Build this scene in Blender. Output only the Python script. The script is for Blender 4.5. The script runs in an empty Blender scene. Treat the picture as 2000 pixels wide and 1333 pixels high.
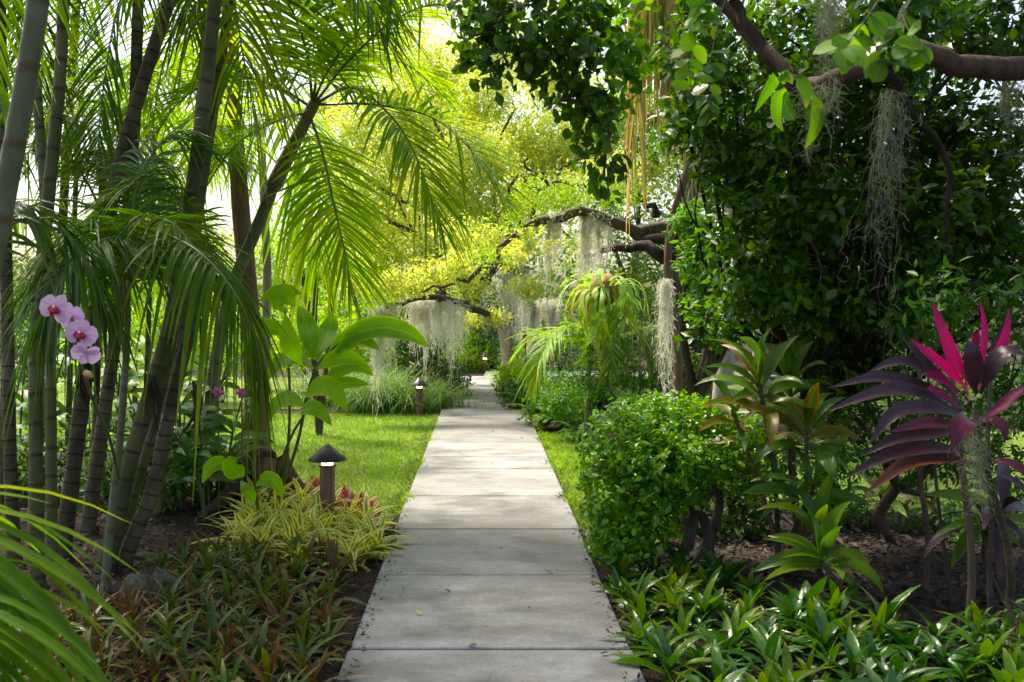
import bpy, math, random
import numpy as np
from mathutils import Matrix, Vector

sc = bpy.context.scene
COL = sc.collection
R = math.radians

# ------------------------------------------------------------------ camera
FPX, CAMZ = 2000.0, 1.55                     # focal length in px of the 2000 px wide photo
PIT = math.atan(66.5 / FPX)
cam = bpy.data.objects.new("camera", bpy.data.cameras.new("camera"))
COL.objects.link(cam)
cam.data.sensor_width = 36
cam.data.lens = 36
cam.data.clip_start = .05
cam.data.clip_end = 2000
cam.location = (0, 0, CAMZ)
cam.rotation_euler = (math.pi / 2 - PIT, 0, 0)
cam.data.dof.use_dof = True
cam.data.dof.focus_distance = 7.5
cam.data.dof.aperture_fstop = 5.6
sc.camera = cam

# ------------------------------------------------------------------ world, sun, exposure
SUN_EL, SUN_AZ = 58, -42                     # azimuth from +Y, negative = left
w = bpy.data.worlds.new("World")
sc.world = w
w.use_nodes = True
nt = w.node_tree
sky = nt.nodes.new("ShaderNodeTexSky")
sky.sky_type = 'NISHITA'
sky.sun_disc = False
sky.sun_elevation = R(SUN_EL)
sky.sun_rotation = R(SUN_AZ)
sky.air_density = 1.0
sky.dust_density = 4.0
sky.ozone_density = 1.0
bg = nt.nodes["Background"]
bg.inputs[1].default_value = 0.15
nt.links.new(sky.outputs[0], bg.inputs[0])
sl = bpy.data.lights.new("sun", 'SUN')
sl.energy = 4.5
sl.angle = R(12)
sl.color = (1, .95, .86)
so = bpy.data.objects.new("sun", sl)
COL.objects.link(so)
sdir = Vector((math.sin(R(SUN_AZ)) * math.cos(R(SUN_EL)), math.cos(R(SUN_AZ)) * math.cos(R(SUN_EL)), math.sin(R(SUN_EL))))
so.rotation_euler = sdir.to_track_quat('Z', 'Y').to_euler()
so.location = sdir * 60
sc.view_settings.view_transform = 'Standard'
sc.view_settings.look = 'None'
sc.view_settings.gamma = 1
sc.view_settings.use_curve_mapping = False
sc.view_settings.exposure = 1.22
sc.view_settings.use_white_balance = True       # the camera's warm daylight-shade setting
sc.view_settings.white_balance_temperature = 7000
sc.view_settings.white_balance_tint = 9
cy = sc.cycles
cy.use_denoising = True
cy.max_bounces = 7
cy.diffuse_bounces = 4
cy.transmission_bounces = 5
cy.glossy_bounces = 2
cy.sample_clamp_indirect = 6
cy.caustics_reflective = cy.caustics_refractive = False

# ------------------------------------------------------------------ helpers
UP = np.array((0., 0., 1.))
CP, SP = math.cos(PIT), math.sin(PIT)

def P(px, py, d):
    """photo pixel at forward depth d (metres) -> world point"""
    x = (px - 1000) / FPX * d
    y = (666.5 - py) / FPX * d
    return np.array((x, d * CP + y * SP, CAMZ + y * CP - d * SP))

def G(px, py):
    """photo pixel -> point on the ground"""
    y = (666.5 - py) / FPX
    d = CAMZ / (SP - y * CP)
    return P(px, py, d)

def proj(p):
    q = np.asarray(p, float) - np.array((0, 0, CAMZ))
    d = q[..., 1] * CP - q[..., 2] * SP
    u = q[..., 1] * SP + q[..., 2] * CP
    dd = np.maximum(d, .05)
    return 1000 + q[..., 0] / dd * FPX, 666.5 - u / dd * FPX, d

def nrm(v):
    v = np.asarray(v, float)
    return v / np.maximum(np.linalg.norm(v, axis=-1, keepdims=True), 1e-9)

def spline(ctrl, n):
    c = np.asarray(ctrl, float)
    if len(c) == 2:
        t = np.linspace(0, 1, n)[:, None]
        return c[0] * (1 - t) + c[1] * t
    k = len(c)
    e = np.vstack([2 * c[0] - c[1], c, 2 * c[-1] - c[-2]])
    out = []
    for s in np.linspace(0, k - 1 - 1e-6, n):
        i = int(s)
        t = s - i
        a, b, d, f = e[i], e[i + 1], e[i + 2], e[i + 3]
        out.append(.5 * (2 * b + (d - a) * t + (2 * a - 5 * b + 4 * d - f) * t * t + (-a + 3 * b - 3 * d + f) * t ** 3))
    return np.array(out)

class Geo:
    def __init__(s):
        s.V, s.F, s.U, s.R, s.M, s.n = [], [], [], [], [], 0
    def add(s, v, f, uv=None, rnd=0., mi=0):
        v = np.asarray(v, float).reshape(-1, 3)
        f = np.asarray(f, int).reshape(-1, 4)
        s.V.append(v)
        s.F.append(f + s.n)
        s.U.append(np.zeros((len(v), 2)) if uv is None else np.asarray(uv, float).reshape(-1, 2))
        s.R.append(np.broadcast_to(np.asarray(rnd, float), (len(v),)))
        s.M.append(np.full(len(f), mi))
        s.n += len(v)
        return s
    def inst(s, tm, M, t, rnd=None, mi=0):
        """K copies of template tm=(verts, faces, uv); M (K,3,3), t (K,3)"""
        v, f, uv = tm
        K, n = len(t), len(v)
        if K == 0:
            return s
        V = np.einsum('kij,nj->kni', M, v) + t[:, None, :]
        Fk = f[None] + (np.arange(K) * n)[:, None, None]
        rr = np.zeros(K) if rnd is None else np.asarray(rnd)
        return s.add(V.reshape(-1, 3), Fk.reshape(-1, 4), np.tile(uv, (K, 1)), np.repeat(rr, n), mi)
    def tube(s, pts, rad, sides=8, mi=0, wob=0., seed=0, rnd=0.):
        p = np.asarray(pts, float)
        n = len(p)
        r = np.broadcast_to(np.asarray(rad, float), (n,)).copy()
        t = nrm(np.gradient(p, axis=0))
        ref = np.array((0., 1., 0.)) if abs(t[:, 2]).mean() > .7 else UP
        a = nrm(np.cross(t, ref))
        b = np.cross(t, a)
        th = np.linspace(0, 2 * np.pi, sides + 1)
        rr = r[:, None] * np.ones((n, sides + 1))
        if wob:
            g = np.random.default_rng(seed)
            ww = 1 + wob * g.standard_normal((n, sides))
            rr[:, :sides] *= ww
            rr[:, sides] = rr[:, 0]
        v = p[:, None] + rr[..., None] * (np.cos(th)[None, :, None] * a[:, None] + np.sin(th)[None, :, None] * b[:, None])
        L = np.concatenate([[0], np.cumsum(np.linalg.norm(np.diff(p, axis=0), axis=1))])
        uv = np.stack(np.broadcast_arrays(th[None] / (2 * np.pi), L[:, None]), -1)
        i, j = np.meshgrid(np.arange(n - 1), np.arange(sides), indexing='ij')
        k = i * (sides + 1) + j
        f = np.stack([k, k + 1, k + sides + 2, k + sides + 1], -1)
        return s.add(v, f, uv, rnd, mi)
    def ribbon(s, pts, wid, wdir, fold=0., rnd=0., mi=0, v0=0., v1=1.):
        """folded leaf blade along pts; wid per point; wdir side vector per point"""
        p = np.asarray(pts, float)
        n = len(p)
        t = nrm(np.gradient(p, axis=0))
        sd = np.broadcast_to(np.asarray(wdir, float), p.shape)
        sd = nrm(sd - (sd * t).sum(-1, keepdims=True) * t)
        nn = np.cross(sd, t)
        wd = np.broadcast_to(np.asarray(wid, float), (n,))[:, None] * .5
        v = np.stack([p - sd * wd + nn * wd * fold, p, p + sd * wd + nn * wd * fold], 1)
        tt = np.linspace(v0, v1, n)
        uv = np.stack([np.tile([0, .5, 1.], (n, 1)), np.repeat(tt[:, None], 3, 1)], -1)
        i, j = np.meshgrid(np.arange(n - 1), np.arange(2), indexing='ij')
        k = i * 3 + j
        return s.add(v, np.stack([k, k + 1, k + 4, k + 3], -1), uv, rnd, mi)
    def mesh(s, name, mats, org=(0, 0, 0), smooth=True):
        me = bpy.data.meshes.new(name)
        V = (np.concatenate(s.V) - np.asarray(org, float)).astype(np.float32)
        Fq = np.concatenate(s.F).astype(np.int32)
        me.vertices.add(len(V))
        me.vertices.foreach_set('co', V.ravel())
        me.loops.add(Fq.size)
        me.loops.foreach_set('vertex_index', Fq.ravel())
        me.polygons.add(len(Fq))
        me.polygons.foreach_set('loop_start', np.arange(0, Fq.size, 4, dtype=np.int32))
        try:
            me.polygons.foreach_set('loop_total', np.full(len(Fq), 4, dtype=np.int32))
        except Exception:
            pass
        me.polygons.foreach_set('material_index', np.concatenate(s.M).astype(np.int32))
        me.polygons.foreach_set('use_smooth', np.full(len(Fq), smooth))
        ul = me.uv_layers.new(name='uv')
        ul.data.foreach_set('uv', np.concatenate(s.U)[Fq.ravel()].astype(np.float32).ravel())
        at = me.attributes.new('rnd', 'FLOAT', 'POINT')
        at.data.foreach_set('value', np.concatenate(s.R).astype(np.float32))
        for m in (mats if isinstance(mats, (list, tuple)) else [mats]):
            me.materials.append(m)
        me.update(calc_edges=True)
        return me

def ob(name, me, parent=None, loc=None, M=None):
    o = bpy.data.objects.new(name, me)
    COL.objects.link(o)
    if M is not None:
        o.matrix_basis = M
    elif loc is not None:
        o.location = loc
    if parent is not None:
        o.parent = parent
    return o

def tag(o, label, cat, group=None, kind=None):
    if label: o['label'] = label
    if cat: o['category'] = cat
    if group: o['group'] = group
    if kind: o['kind'] = kind
    return o

def thing(name, label, cat, loc=(0, 0, 0), group=None):
    o = ob(name, None, loc=tuple(float(x) for x in loc))
    o.empty_display_size = .1
    return tag(o, label, cat, group)

def part(name, geo, mats, parent, smooth=True):
    """geo in world coordinates, under a top-level empty that is only translated"""
    org = np.array(parent.location) if parent is not None else (0, 0, 0)
    pp = parent
    if parent is not None and parent.parent is not None:
        org = np.array(parent.location) + np.array(parent.parent.location)
    return ob(name, geo.mesh(name, mats, org, smooth), pp)

def frames(d, n):
    """rotation matrices with Y along d and Z near n -> (K,3,3) columns x,y,z"""
    y = nrm(d)
    x = nrm(np.cross(y, n))
    z = np.cross(x, y)
    return np.stack([x, y, z], -1)

def leaf_t(L=1., W=.4, nseg=4, peak=.45, fold=.18, droop=.15, base=.08, tipw=.02, power=.8):
    """leaf blade template along +Y, normal +Z"""
    t = np.linspace(0, 1, nseg + 1)
    wv = np.where(t < peak, np.sin(t / peak * np.pi / 2) ** power, np.cos((t - peak) / (1 - peak) * np.pi / 2) ** power)
    wv = np.maximum(wv, tipw)
    wv[0] = max(wv[0], base)
    wv = wv * W / 2
    z = -droop * t * t * L
    y = t * L * (1 - .25 * droop * t)
    v = np.stack([np.stack([-wv, y, z + wv * fold], -1), np.stack([0 * t, y, z], -1), np.stack([wv, y, z + wv * fold], -1)], 1).reshape(-1, 3)
    uv = np.stack([np.tile([0, .5, 1.], (nseg + 1, 1)), np.repeat(t[:, None], 3, 1)], -1).reshape(-1, 2)
    i, j = np.meshgrid(np.arange(nseg), np.arange(2), indexing='ij')
    k = (i * 3 + j).reshape(-1)
    return v, np.stack([k, k + 1, k + 4, k + 3], -1), uv

def tmesh(tm, name, mats):
    g = Geo()
    g.add(tm[0], tm[1], tm[2])
    return g.mesh(name, mats)

def poly_pts(poly, n, rng):
    """n random points in the XY polygon"""
    p = np.array([(q[0], q[1]) for q in poly], float)
    lo, hi = p.min(0), p.max(0)
    out = np.zeros((0, 2))
    while len(out) < n:
        q = lo + rng.random((n * 2, 2)) * (hi - lo)
        ins = np.zeros(len(q), bool)
        j = len(p) - 1
        for i in range(len(p)):
            c = ((p[i, 1] > q[:, 1]) != (p[j, 1] > q[:, 1]))
            with np.errstate(divide='ignore', invalid='ignore'):
                xx = (p[j, 0] - p[i, 0]) * (q[:, 1] - p[i, 1]) / (p[j, 1] - p[i, 1]) + p[i, 0]
            ins ^= c & (q[:, 0] < xx)
            j = i
        out = np.vstack([out, q[ins]])
    return out[:n]

# ------------------------------------------------------------------ materials
def nodes(name):
    m = bpy.data.materials.new(name)
    m.use_nodes = True
    t = m.node_tree
    t.nodes.clear()
    o = t.nodes.new('ShaderNodeOutputMaterial')
    def N(ty, **kw):
        n = t.nodes.new(ty)
        for k, v in kw.items():
            if k.startswith('i_'):
                n.inputs[k[2:].replace('_', ' ')].default_value = v
            else:
                setattr(n, k, v)
        return n
    return m, t, o, N, t.links.new

def ramp(N, stops):
    r = N('ShaderNodeValToRGB')
    e = r.color_ramp.elements
    e[0].position, e[0].color = stops[0][0], (*stops[0][1], 1)
    e[1].position, e[1].color = stops[-1][0], (*stops[-1][1], 1)
    for p, c in stops[1:-1]:
        x = e.new(p)
        x.color = (*c, 1)
    return r

def mathn(N, L, op, a, b=None, c=None):
    n = N('ShaderNodeMath', operation=op)
    for i, x in enumerate((a, b, c)):
        if x is None: continue
        if isinstance(x, (int, float)): n.inputs[i].default_value = x
        else: L(x, n.inputs[i])
    return n.outputs[0]

def mixc(N, L, f, a, b, blend='MIX'):
    n = N('ShaderNodeMix', data_type='RGBA', blend_type=blend)
    for s, x in ((n.inputs[0], f), (n.inputs[6], a), (n.inputs[7], b)):
        if isinstance(x, (int, float)): s.default_value = x
        elif isinstance(x, tuple): s.default_value = (*x, 1)
        else: L(x, s)
    return n.outputs[2]

def leaf_mat(name, cols, rib=None, ribw=.05, edge=None, edgew=.3, rough=.38, trans=.35, tmul=(1.5, 1.6, .5), spec=.5,
             tip=None, tipv=.75, stripes=None, mott=.35, bright=1.15, big=0.):
    m, t, o, N, L = nodes(name)
    at = N('ShaderNodeAttribute', attribute_name='rnd')
    oi = N('ShaderNodeObjectInfo')
    v = mathn(N, L, 'FRACT', mathn(N, L, 'ADD', at.outputs['Fac'], oi.outputs['Random']))
    k = len(cols)
    c = ramp(N, [(i / max(k - 1, 1), q) for i, q in enumerate(cols)])
    L(v, c.inputs[0])
    col = c.outputs[0]
    tc = N('ShaderNodeTexCoord')
    nz = N('ShaderNodeTexNoise', i_Scale=9., i_Detail=3.)
    L(tc.outputs['Object'], nz.inputs['Vector'])
    val = mathn(N, L, 'MULTIPLY_ADD', nz.outputs['Fac'], 2 * mott, 1 - mott)
    if big:
        nb_ = N('ShaderNodeTexNoise', i_Scale=1.3, i_Detail=4.)
        L(tc.outputs['Object'], nb_.inputs['Vector'])
        val = mathn(N, L, 'MULTIPLY', val, mathn(N, L, 'MULTIPLY_ADD', nb_.outputs['Fac'], 2 * big, 1 - big))
    uv = N('ShaderNodeUVMap', uv_map='uv')
    sp = N('ShaderNodeSeparateXYZ')
    L(uv.outputs[0], sp.inputs[0])
    off = mathn(N, L, 'ABSOLUTE', mathn(N, L, 'SUBTRACT', sp.outputs[0], .5))     # 0 mid .. .5 margin
    if edge:
        nz2 = N('ShaderNodeTexNoise', i_Scale=3.)
        L(uv.outputs[0], nz2.inputs['Vector'])
        e = mathn(N, L, 'ADD', off, mathn(N, L, 'MULTIPLY_ADD', nz2.outputs['Fac'], .2, -.1))
        mr = N('ShaderNodeMapRange', interpolation_type='SMOOTHSTEP')
        L(e, mr.inputs[0])
        mr.inputs[1].default_value, mr.inputs[2].default_value = edgew - .06, edgew + .06
        col = mixc(N, L, mr.outputs[0], col, edge)
    if tip:
        mr = N('ShaderNodeMapRange', interpolation_type='SMOOTHSTEP')
        L(mathn(N, L, 'ADD', sp.outputs[1], mathn(N, L, 'MULTIPLY_ADD', nz.outputs['Fac'], .5, -.25)), mr.inputs[0])
        mr.inputs[1].default_value, mr.inputs[2].default_value = tipv, 1.05
        col = mixc(N, L, mathn(N, L, 'MULTIPLY', mr.outputs[0], .9), col, tip)
    if rib:
        mr = N('ShaderNodeMapRange', interpolation_type='SMOOTHSTEP')
        L(off, mr.inputs[0])
        mr.inputs[1].default_value, mr.inputs[2].default_value = ribw * .4, ribw
        mr.inputs[3].default_value, mr.inputs[4].default_value = .75, 0
        col = mixc(N, L, mr.outputs[0], col, rib)
    if stripes:
        wv = mathn(N, L, 'SINE', mathn(N, L, 'MULTIPLY', sp.outputs[0], stripes[0]))
        col = mixc(N, L, mathn(N, L, 'MULTIPLY_ADD', wv, .5 * stripes[2], .5 * stripes[2]), col, stripes[1])
    hv = N('ShaderNodeHueSaturation')
    hv.inputs['Saturation'].default_value = 1.12
    L(mathn(N, L, 'MULTIPLY', val, bright), hv.inputs['Value'])
    L(col, hv.inputs['Color'])
    col = hv.outputs[0]
    pr = N('ShaderNodeBsdfPrincipled')
    L(col, pr.inputs['Base Color'])
    pr.inputs['Roughness'].default_value = rough
    pr.inputs['Specular IOR Level'].default_value = spec * .6
    bm = N('ShaderNodeBump', i_Strength=.25, i_Distance=.004)
    sn = mathn(N, L, 'SINE', mathn(N, L, 'MULTIPLY_ADD', off, -60., mathn(N, L, 'MULTIPLY', sp.outputs[1], 70.)))
    L(sn, bm.inputs['Height'])
    L(bm.outputs[0], pr.inputs['Normal'])
    if trans > 0:
        tr = N('ShaderNodeBsdfTranslucent')
        L(mixc(N, L, 1., col, tmul, 'MULTIPLY'), tr.inputs['Color'])
        mx = N('ShaderNodeMixShader')
        mx.inputs[0].default_value = trans
        L(pr.outputs[0], mx.inputs[1])
        L(tr.outputs[0], mx.inputs[2])
        L(mx.outputs[0], o.inputs[0])
    else:
        L(pr.outputs[0], o.inputs[0])
    return m

def bark_mat(name, c1, c2, scale=6., stretch=.25, bump=.6, rings=None, ringc=(.03, .025, .018), patch=None, rough=.85):
    m, t, o, N, L = nodes(name)
    tc = N('ShaderNodeTexCoord')
    mp = N('ShaderNodeMapping')
    mp.inputs['Scale'].default_value = (1, 1, stretch)
    L(tc.outputs['Object'], mp.inputs[0])
    nz = N('ShaderNodeTexNoise', i_Scale=scale * 3, i_Detail=6., i_Roughness=.65)
    L(mp.outputs[0], nz.inputs['Vector'])
    nb = N('ShaderNodeTexNoise', i_Scale=scale * .5, i_Detail=3.)
    L(tc.outputs['Object'], nb.inputs['Vector'])
    r = ramp(N, [(.3, c1), (.7, c2)])
    L(nz.outputs['Fac'], r.inputs[0])
    col = r.outputs[0]
    if patch:
        r2 = ramp(N, [(.52, (0, 0, 0)), (.62, (1, 1, 1))])
        L(nb.outputs['Fac'], r2.inputs[0])
        col = mixc(N, L, mathn(N, L, 'MULTIPLY', r2.outputs[0], .7), col, patch)
    h = nz.outputs['Fac']
    if rings:
        uv = N('ShaderNodeUVMap', uv_map='uv')
        sp = N('ShaderNodeSeparateXYZ')
        L(uv.outputs[0], sp.inputs[0])
        q = mathn(N, L, 'FRACT', mathn(N, L, 'ADD', mathn(N, L, 'MULTIPLY', sp.outputs[1], 1 / rings), mathn(N, L, 'MULTIPLY', nb.outputs['Fac'], .35)))
        mr = N('ShaderNodeMapRange')
        L(mathn(N, L, 'ABSOLUTE', mathn(N, L, 'SUBTRACT', q, .5)), mr.inputs[0])
        mr.inputs[1].default_value, mr.inputs[2].default_value, mr.inputs[3].default_value, mr.inputs[4].default_value = .02, .11, .8, 0
        col = mixc(N, L, mr.outputs[0], col, ringc)
        h = mathn(N, L, 'ADD', mathn(N, L, 'MULTIPLY', h, .4), mathn(N, L, 'MULTIPLY', mr.outputs[0], .6))
    hv = N('ShaderNodeHueSaturation')
    oi = N('ShaderNodeObjectInfo')
    L(mathn(N, L, 'MULTIPLY_ADD', oi.outputs['Random'], .5, .75), hv.inputs['Value'])
    L(col, hv.inputs['Color'])
    pr = N('ShaderNodeBsdfPrincipled')
    pr.inputs['Roughness'].default_value = rough
    pr.inputs['Specular IOR Level'].default_value = .25
    L(hv.outputs[0], pr.inputs['Base Color'])
    bm = N('ShaderNodeBump', i_Strength=bump, i_Distance=.02)
    L(h, bm.inputs['Height'])
    L(bm.outputs[0], pr.inputs['Normal'])
    L(pr.outputs[0], o.inputs[0])
    return m

def plain_mat(name, c, rough=.5, metal=0., spec=.5, noise=.15, scale=20., emit=None, es=0.):
    m, t, o, N, L = nodes(name)
    tc = N('ShaderNodeTexCoord')
    nz = N('ShaderNodeTexNoise', i_Scale=scale, i_Detail=4.)
    L(tc.outputs['Object'], nz.inputs['Vector'])
    hv = N('ShaderNodeHueSaturation')
    hv.inputs['Color'].default_value = (*c, 1)
    L(mathn(N, L, 'MULTIPLY_ADD', nz.outputs['Fac'], 2 * noise, 1 - noise), hv.inputs['Value'])
    pr = N('ShaderNodeBsdfPrincipled')
    L(hv.outputs[0], pr.inputs['Base Color'])
    pr.inputs['Roughness'].default_value = rough
    pr.inputs['Metallic'].default_value = metal
    pr.inputs['Specular IOR Level'].default_value = spec
    if emit:
        pr.inputs['Emission Color'].default_value = (*emit, 1)
        pr.inputs['Emission Strength'].default_value = es
    bm = N('ShaderNodeBump', i_Strength=.15, i_Distance=.005)
    L(nz.outputs['Fac'], bm.inputs['Height'])
    L(bm.outputs[0], pr.inputs['Normal'])
    L(pr.outputs[0], o.inputs[0])
    return m

def concrete_mat():
    m, t, o, N, L = nodes('concrete')
    g = N('ShaderNodeNewGeometry')
    big = N('ShaderNodeTexNoise', i_Scale=1.1, i_Detail=4., i_Roughness=.6)
    L(g.outputs['Position'], big.inputs['Vector'])
    mp = N('ShaderNodeMapping')
    mp.inputs['Scale'].default_value = (1.3, 2.6, 1)
    L(g.outputs['Position'], mp.inputs[0])
    st = N('ShaderNodeTexNoise', i_Scale=1.6, i_Detail=6., i_Roughness=.7)
    L(mp.outputs[0], st.inputs['Vector'])
    sp = N('ShaderNodeTexNoise', i_Scale=70., i_Detail=5., i_Roughness=.75)
    L(g.outputs['Position'], sp.inputs['Vector'])
    r = ramp(N, [(.40, (.105, .103, .098)), (.50, (.205, .203, .198)), (.60, (.30, .298, .292))])
    L(mathn(N, L, 'ADD', mathn(N, L, 'MULTIPLY', big.outputs['Fac'], .55), mathn(N, L, 'MULTIPLY', st.outputs['Fac'], .45)), r.inputs[0])
    col = r.outputs[0]
    r2 = ramp(N, [(.52, (0, 0, 0)), (.62, (1, 1, 1))])
    nz = N('ShaderNodeTexNoise', i_Scale=2.3, i_Detail=5.)
    L(g.outputs['Position'], nz.inputs['Vector'])
    L(nz.outputs['Fac'], r2.inputs[0])
    col = mixc(N, L, mathn(N, L, 'MULTIPLY', r2.outputs[0], .30), col, (.13, .11, .085))
    pits = ramp(N, [(.68, (0, 0, 0)), (.74, (1, 1, 1))])
    v2 = N('ShaderNodeTexNoise', i_Scale=42., i_Detail=2.)
    L(g.outputs['Position'], v2.inputs['Vector'])
    L(v2.outputs['Fac'], pits.inputs[0])
    col = mixc(N, L, mathn(N, L, 'MULTIPLY', pits.outputs[0], .5), col, (.10, .10, .10))
    ds = N('ShaderNodeTexNoise', i_Scale=.55, i_Detail=7., i_Roughness=.62)
    L(g.outputs['Position'], ds.inputs['Vector'])
    dr = ramp(N, [(.49, (0, 0, 0)), (.58, (1, 1, 1))])
    L(ds.outputs['Fac'], dr.inputs[0])
    col = mixc(N, L, mathn(N, L, 'MULTIPLY', dr.outputs[0], .5), col, (.115, .108, .092))
    wz = N('ShaderNodeTexNoise', i_Scale=3., i_Detail=4.)
    L(g.outputs['Position'], wz.inputs['Vector'])
    wp = mixc(N, L, .12, g.outputs['Position'], wz.outputs['Color'])
    ck = N('ShaderNodeTexVoronoi', feature='DISTANCE_TO_EDGE', i_Scale=.75)
    L(wp, ck.inputs['Vector'])
    ckm = N('ShaderNodeMapRange')
    L(ck.outputs['Distance'], ckm.inputs[0])
    ckm.inputs[1].default_value, ckm.inputs[2].default_value, ckm.inputs[3].default_value, ckm.inputs[4].default_value = .0, .004, .6, 0
    col = mixc(N, L, mathn(N, L, 'MULTIPLY', ckm.outputs[0], r2.outputs[0]), col, (.05, .045, .04))
    dots = N('ShaderNodeTexVoronoi', i_Scale=17.)
    L(g.outputs['Position'], dots.inputs['Vector'])
    dm = ramp(N, [(.08, (1, 1, 1)), (.13, (0, 0, 0))])
    L(dots.outputs['Distance'], dm.inputs[0])
    col = mixc(N, L, mathn(N, L, 'MULTIPLY', dm.outputs[0], mathn(N, L, 'MULTIPLY', wz.outputs['Fac'], .7)), col, (.06, .055, .05))
    hv = N('ShaderNodeHueSaturation')
    oi = N('ShaderNodeObjectInfo')
    L(mathn(N, L, 'ADD', mathn(N, L, 'MULTIPLY_ADD', sp.outputs['Fac'], 1.3, .32), mathn(N, L, 'MULTIPLY', oi.outputs['Random'], .14)), hv.inputs['Value'])
    L(col, hv.inputs['Color'])
    pr = N('ShaderNodeBsdfPrincipled')
    L(hv.outputs[0], pr.inputs['Base Color'])
    pr.inputs['Roughness'].default_value = .7
    pr.inputs['Specular IOR Level'].default_value = .35
    bm = N('ShaderNodeBump', i_Strength=.35, i_Distance=.004)
    L(mathn(N, L, 'ADD', sp.outputs['Fac'], mathn(N, L, 'MULTIPLY', st.outputs['Fac'], 2.)), bm.inputs['Height'])
    L(bm.outputs[0], pr.inputs['Normal'])
    L(pr.outputs[0], o.inputs[0])
    return m

def ground_mat(name, stops, scale=5., fine=60., bump=.8):
    m, t, o, N, L = nodes(name)
    g = N('ShaderNodeNewGeometry')
    a = N('ShaderNodeTexNoise', i_Scale=scale, i_Detail=8., i_Roughness=.7)
    L(g.outputs['Position'], a.inputs['Vector'])
    b = N('ShaderNodeTexVoronoi', i_Scale=fine)
    L(g.outputs['Position'], b.inputs['Vector'])
    r = ramp(N, stops)
    L(mathn(N, L, 'ADD', mathn(N, L, 'MULTIPLY', a.outputs['Fac'], .75), mathn(N, L, 'MULTIPLY', b.outputs['Distance'], .45)), r.inputs[0])
    pr = N('ShaderNodeBsdfPrincipled')
    L(r.outputs[0], pr.inputs['Base Color'])
    pr.inputs['Roughness'].default_value = .95
    pr.inputs['Specular IOR Level'].default_value = .15
    bm = N('ShaderNodeBump', i_Strength=bump, i_Distance=.03)
    L(mathn(N, L, 'ADD', a.outputs['Fac'], b.outputs['Distance']), bm.inputs['Height'])
    L(bm.outputs[0], pr.inputs['Normal'])
    L(pr.outputs[0], o.inputs[0])
    return m

M = {}
M['concrete'] = concrete_mat()
M['soil'] = ground_mat('soil', [(.25, (.008, .006, .005)), (.5, (.025, .018, .014)), (.75, (.06, .042, .032))])
M['turf'] = ground_mat('turf', [(.25, (.06, .10, .015)), (.5, (.12, .18, .03)), (.8, (.19, .24, .05))], scale=2., fine=40.)
M['grass'] = leaf_mat('grass', [(.10, .19, .03), (.15, .26, .04), (.21, .30, .05), (.12, .23, .035), (.28, .31, .09)], tmul=(1.35, 1.35, .6), trans=.4, big=.55, rough=.5)
M['litter'] = leaf_mat('litter', [(.014, .010, .008), (.03, .02, .015), (.055, .037, .028), (.028, .017, .013), (.09, .07, .055)], trans=.1, tmul=(1, 1, 1), rough=.7)
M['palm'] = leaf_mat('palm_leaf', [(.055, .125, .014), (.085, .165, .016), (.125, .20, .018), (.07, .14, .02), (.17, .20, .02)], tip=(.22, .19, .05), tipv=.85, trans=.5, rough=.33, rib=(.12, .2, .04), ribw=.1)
M['palm_lit'] = leaf_mat('palm_leaf_lit', [(.13, .27, .02), (.20, .33, .022), (.29, .37, .025), (.14, .27, .03), (.36, .38, .03)], tip=(.38, .33, .08), tipv=.88, trans=.55, rough=.35, rib=(.2, .3, .05), ribw=.1)  # lighter copy of the palm leaf, backlight put into its colour
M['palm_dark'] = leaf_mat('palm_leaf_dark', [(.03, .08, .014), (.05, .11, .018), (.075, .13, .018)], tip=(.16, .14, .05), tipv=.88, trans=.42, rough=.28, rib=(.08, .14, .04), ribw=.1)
M['rachis'] = plain_mat('palm_rachis', (.13, .16, .04), .45)
M['cane'] = bark_mat('cane_bark', (.06, .075, .022), (.13, .135, .05), rings=.17, ringc=(.05, .042, .02), patch=(.17, .16, .09), bump=.4, rough=.6)
M['cane_grey'] = bark_mat('cane_grey_bark', (.09, .105, .055), (.16, .17, .10), rings=.26, ringc=(.12, .07, .03), patch=(.19, .2, .13), bump=.3, rough=.55)
M['cane_brown'] = bark_mat('cane_brown_bark', (.05, .042, .026), (.12, .10, .058), rings=.09, ringc=(.03, .024, .016), patch=(.17, .15, .10), bump=.5)
M['shaft'] = plain_mat('palm_crownshaft', (.16, .10, .05), .5, noise=.5, scale=12.)
M['bark'] = bark_mat('tree_bark', (.045, .032, .024), (.13, .095, .07), patch=(.13, .11, .085), bump=1.)
M['bark_red'] = bark_mat('reddish_bark', (.08, .045, .03), (.19, .11, .07), patch=(.14, .10, .07), bump=1.)
M['bark_limb'] = bark_mat('limb_bark', (.035, .022, .016), (.11, .068, .046), patch=(.08, .06, .045), scale=9., bump=1.)
M['bark_pale'] = bark_mat('pale_bark', (.20, .17, .14), (.36, .32, .27), patch=(.3, .3, .26), bump=.5)
M['bark_dark'] = bark_mat('dark_bark', (.018, .013, .011), (.06, .042, .034), bump=1.)
M['moss_shade'] = leaf_mat('shaded_moss', [(.15, .18, .12), (.21, .23, .16), (.26, .27, .2), (.17, .2, .14)], trans=.3, tmul=(1, 1, .9), rough=.8, spec=.1)  # darker copy of the moss, shade put into its colour
M['moss'] = leaf_mat('spanish_moss', [(.50, .50, .45), (.62, .61, .55), (.70, .68, .62), (.55, .55, .50)], trans=.5, tmul=(1, 1, .9), rough=.8, spec=.1)  # pale moss for the sunlit middle, the light put into its colour
M['clusia'] = leaf_mat(bright=.95, name='dark_oval_leaf', cols= [(.03, .085, .010), (.05, .125, .012), (.08, .17, .015), (.04, .10, .014), (.12, .20, .015)], rib=(.11, .2, .04), trans=.42, rough=.24, spec=.9)
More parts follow.
